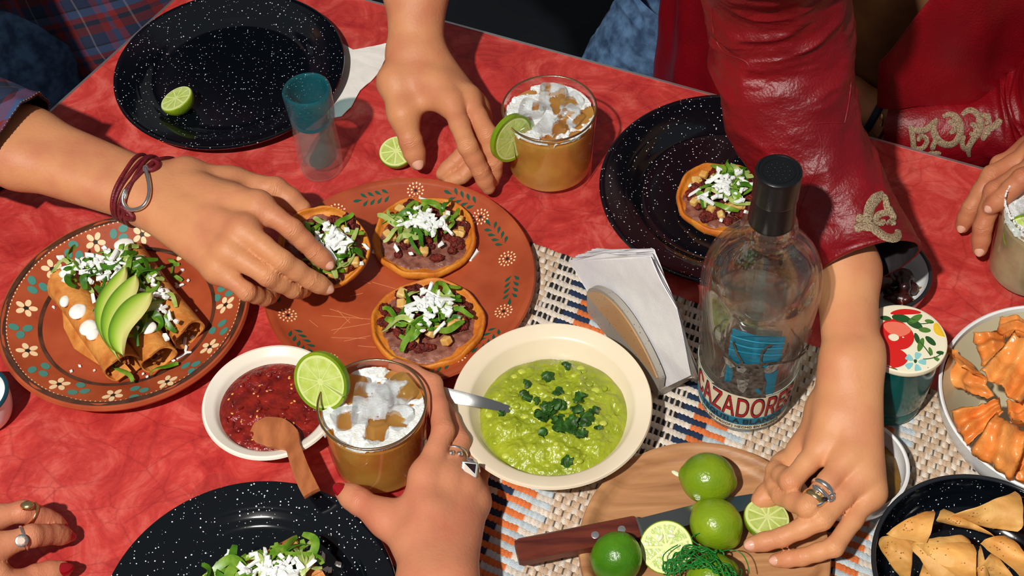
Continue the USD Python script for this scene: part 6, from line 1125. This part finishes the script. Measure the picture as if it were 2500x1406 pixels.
fI = [Q((-45, 1270, .050), (58, 1248, .044), (112, 1266, .028), (146, 1284, .015)), Q((-40, 1345, .056), (78, 1308, .047), (132, 1304, .029), (160, 1308, .016)), Q((-70, 1390, .050), (-5, 1405, .042), (30, 1425, .025), (45, 1440, .014))]
fT = Q((-90, 1470, .040), (20, 1440, .032), (90, 1410, .024), (150, 1392, .018))
E_.forearm(P(-420, 1900, .075), fW, (.6, -.8, 0), .030, .0195, .012, .0125); E_.hand(fW, P(-70, 1270, .05)-P(-70, 1390, .05), .0125, .0185, fI, fT, .94, ('t', 0, 1), 'nail_red', back=(0, -.5, 1))
EF = Flesh(.4); EF.core, EF.fing, EF.joints = E_.core[nE[0]:], E_.fing[nE[1]:], E_.joints[nE[2]:]; E_.core, E_.fing, E_.joints = E_.core[:nE[0]], E_.fing[:nE[1]], E_.joints[:nE[2]]
eS = [np.array([x, .02, T+.36]) for x in (.17, -.17)]; ET = Flesh(); ET.bone(P(1010, 1960, .075), eS[0], .034, .045, .02); ET.bone(P(-420, 1900, .075), eS[1], .034, .045, .02); ET.bone(eS[0], eS[1], .05, .05, .03); ET.bone(np.array([0, .0, T+.32]), np.array([0, 0, T-.2]), .10, .11, .04); mE = cat(E_.mesh(.0021), EF.mesh(.0021), ET.mesh(.009)); pe = thing('person', 'person at the near side with red nails and rings, one hand gripping the tumbler', 'person', (-.15, .35, 0)); part(pe, 'body', mE, 'skin_pink', True); E_.dress(pe)
rg = part(pe, 'finger_ring', finger_band(eI[1][0], eI[1][1], .66, .0104, .0013, .8), 'silver', 60, label='open silver ring on the middle finger'); p_ = raycast([(1102, 1106), (1122, 1108)], mE, .002)
for x in p_:
    if x is not None: part(rg, 'ring_bead', ball(x, .0028, 2), 'silver', 60)
rg = part(pe, 'finger_ring', finger_band(eI[2][0], eI[2][1], .58, .0102, .0028, .45), 'silver', 60, label='square silver signet ring with a cream and black triangle'); p_ = raycast([(1146, 1146)], mE, .0035)[0]
if p_ is not None:
    R = frame_to(unit(CAM-p_), (1, -.2, 0)); part(rg, 'plate', place(rbox((.014, .013, .003), .0008), R, p_), 'silver', 30); part(rg, 'dark_inlay', place(at(poly([(-.005, .005), (.005, .005), (.005, -.003)], .0006), 0, 0, .0013), R, p_), 'dark_stone', False); part(rg, 'cream_inlay', place(at(poly([(-.0045, -.005), (.005, -.005), (-.0045, .004)], .0006), 0, 0, .0013), R, p_), 'pale_stone', False)
rg = part(pe, 'finger_ring', finger_band(fI[0][1], fI[0][2], .32, .0098, .0015, .8), 'gold', 60, label='gold ring with a round bead'); p_ = raycast([(66, 1234)], mE, .003)[0]
if p_ is not None: part(rg, 'bead', ball(p_, .0046, 3, (1.3, 1, .7)), 'gold', True)
rg = part(pe, 'finger_ring', finger_band(fI[1][0], fI[1][1], .82, .0102, .0014, .8), 'silver', 60, label='silver ring with a clear faceted stone'); p_ = raycast([(53, 1320)], mE, .003)[0]
if p_ is not None: part(rg, 'setting', place(lathe([(0, -.002), (.0046, -.001), (.0054, .0008), (.0044, .0014), (0, .0012)], 20), frame_to(unit(CAM-p_)), p_), 'silver', 40); part(rg, 'stone', place(lathe([(0, 0), (.0042, .0010), (.0028, .0030), (0, .0030)], 8), frame_to(unit(CAM-p_)), p_), 'pale_stone', False)
# ---- hand holding the salt-rimmed tumbler
C_ = Flesh(); cI = [Q((2572, 405, .098), (2496, 436, .102), (2446, 482, .084), (2418, 506, .074)), Q((2548, 392, .088), (2428, 468, .080), (2399, 555, .052), (2392, 608, .032)), Q((2528, 372, .080), (2420, 428, .066), (2370, 508, .038), (2350, 552, .019)), Q((2520, 360, .066), (2440, 400, .048), (2400, 470, .024), (2390, 520, .014))]
cW_ = P(2720, 330, .100); C_.forearm(P(3050, 200, .13), cW_, (.3, 1, 0), .034, .021, .015, .012); C_.hand(cW_, cI[0][0]-cI[3][0], .011, .020, cI, Q((2700, 400, .100), (2680, 470, .098), (2670, 540, .09), (2655, 600, .08)), 1.0, (0, 1, 2), back=(-.2, -.4, 1))
mC = C_.mesh(.0021); pc = thing('person', 'person at the right whose hand closes round the salt-rimmed tumbler', 'person', (.85, 1.1, 0)); part(pc, 'body', mC, 'skin_warm', True); C_.dress(pc)
ms, li = loft(np.array([P(3300, 100, .16), P(3100, 180, .135), P(2950, 240, .122)]), [.07, .06, .052], disp=wrinkle(22, .004, 10)); part(pc, 'shirt_sleeve', ms, 'denim', 60)
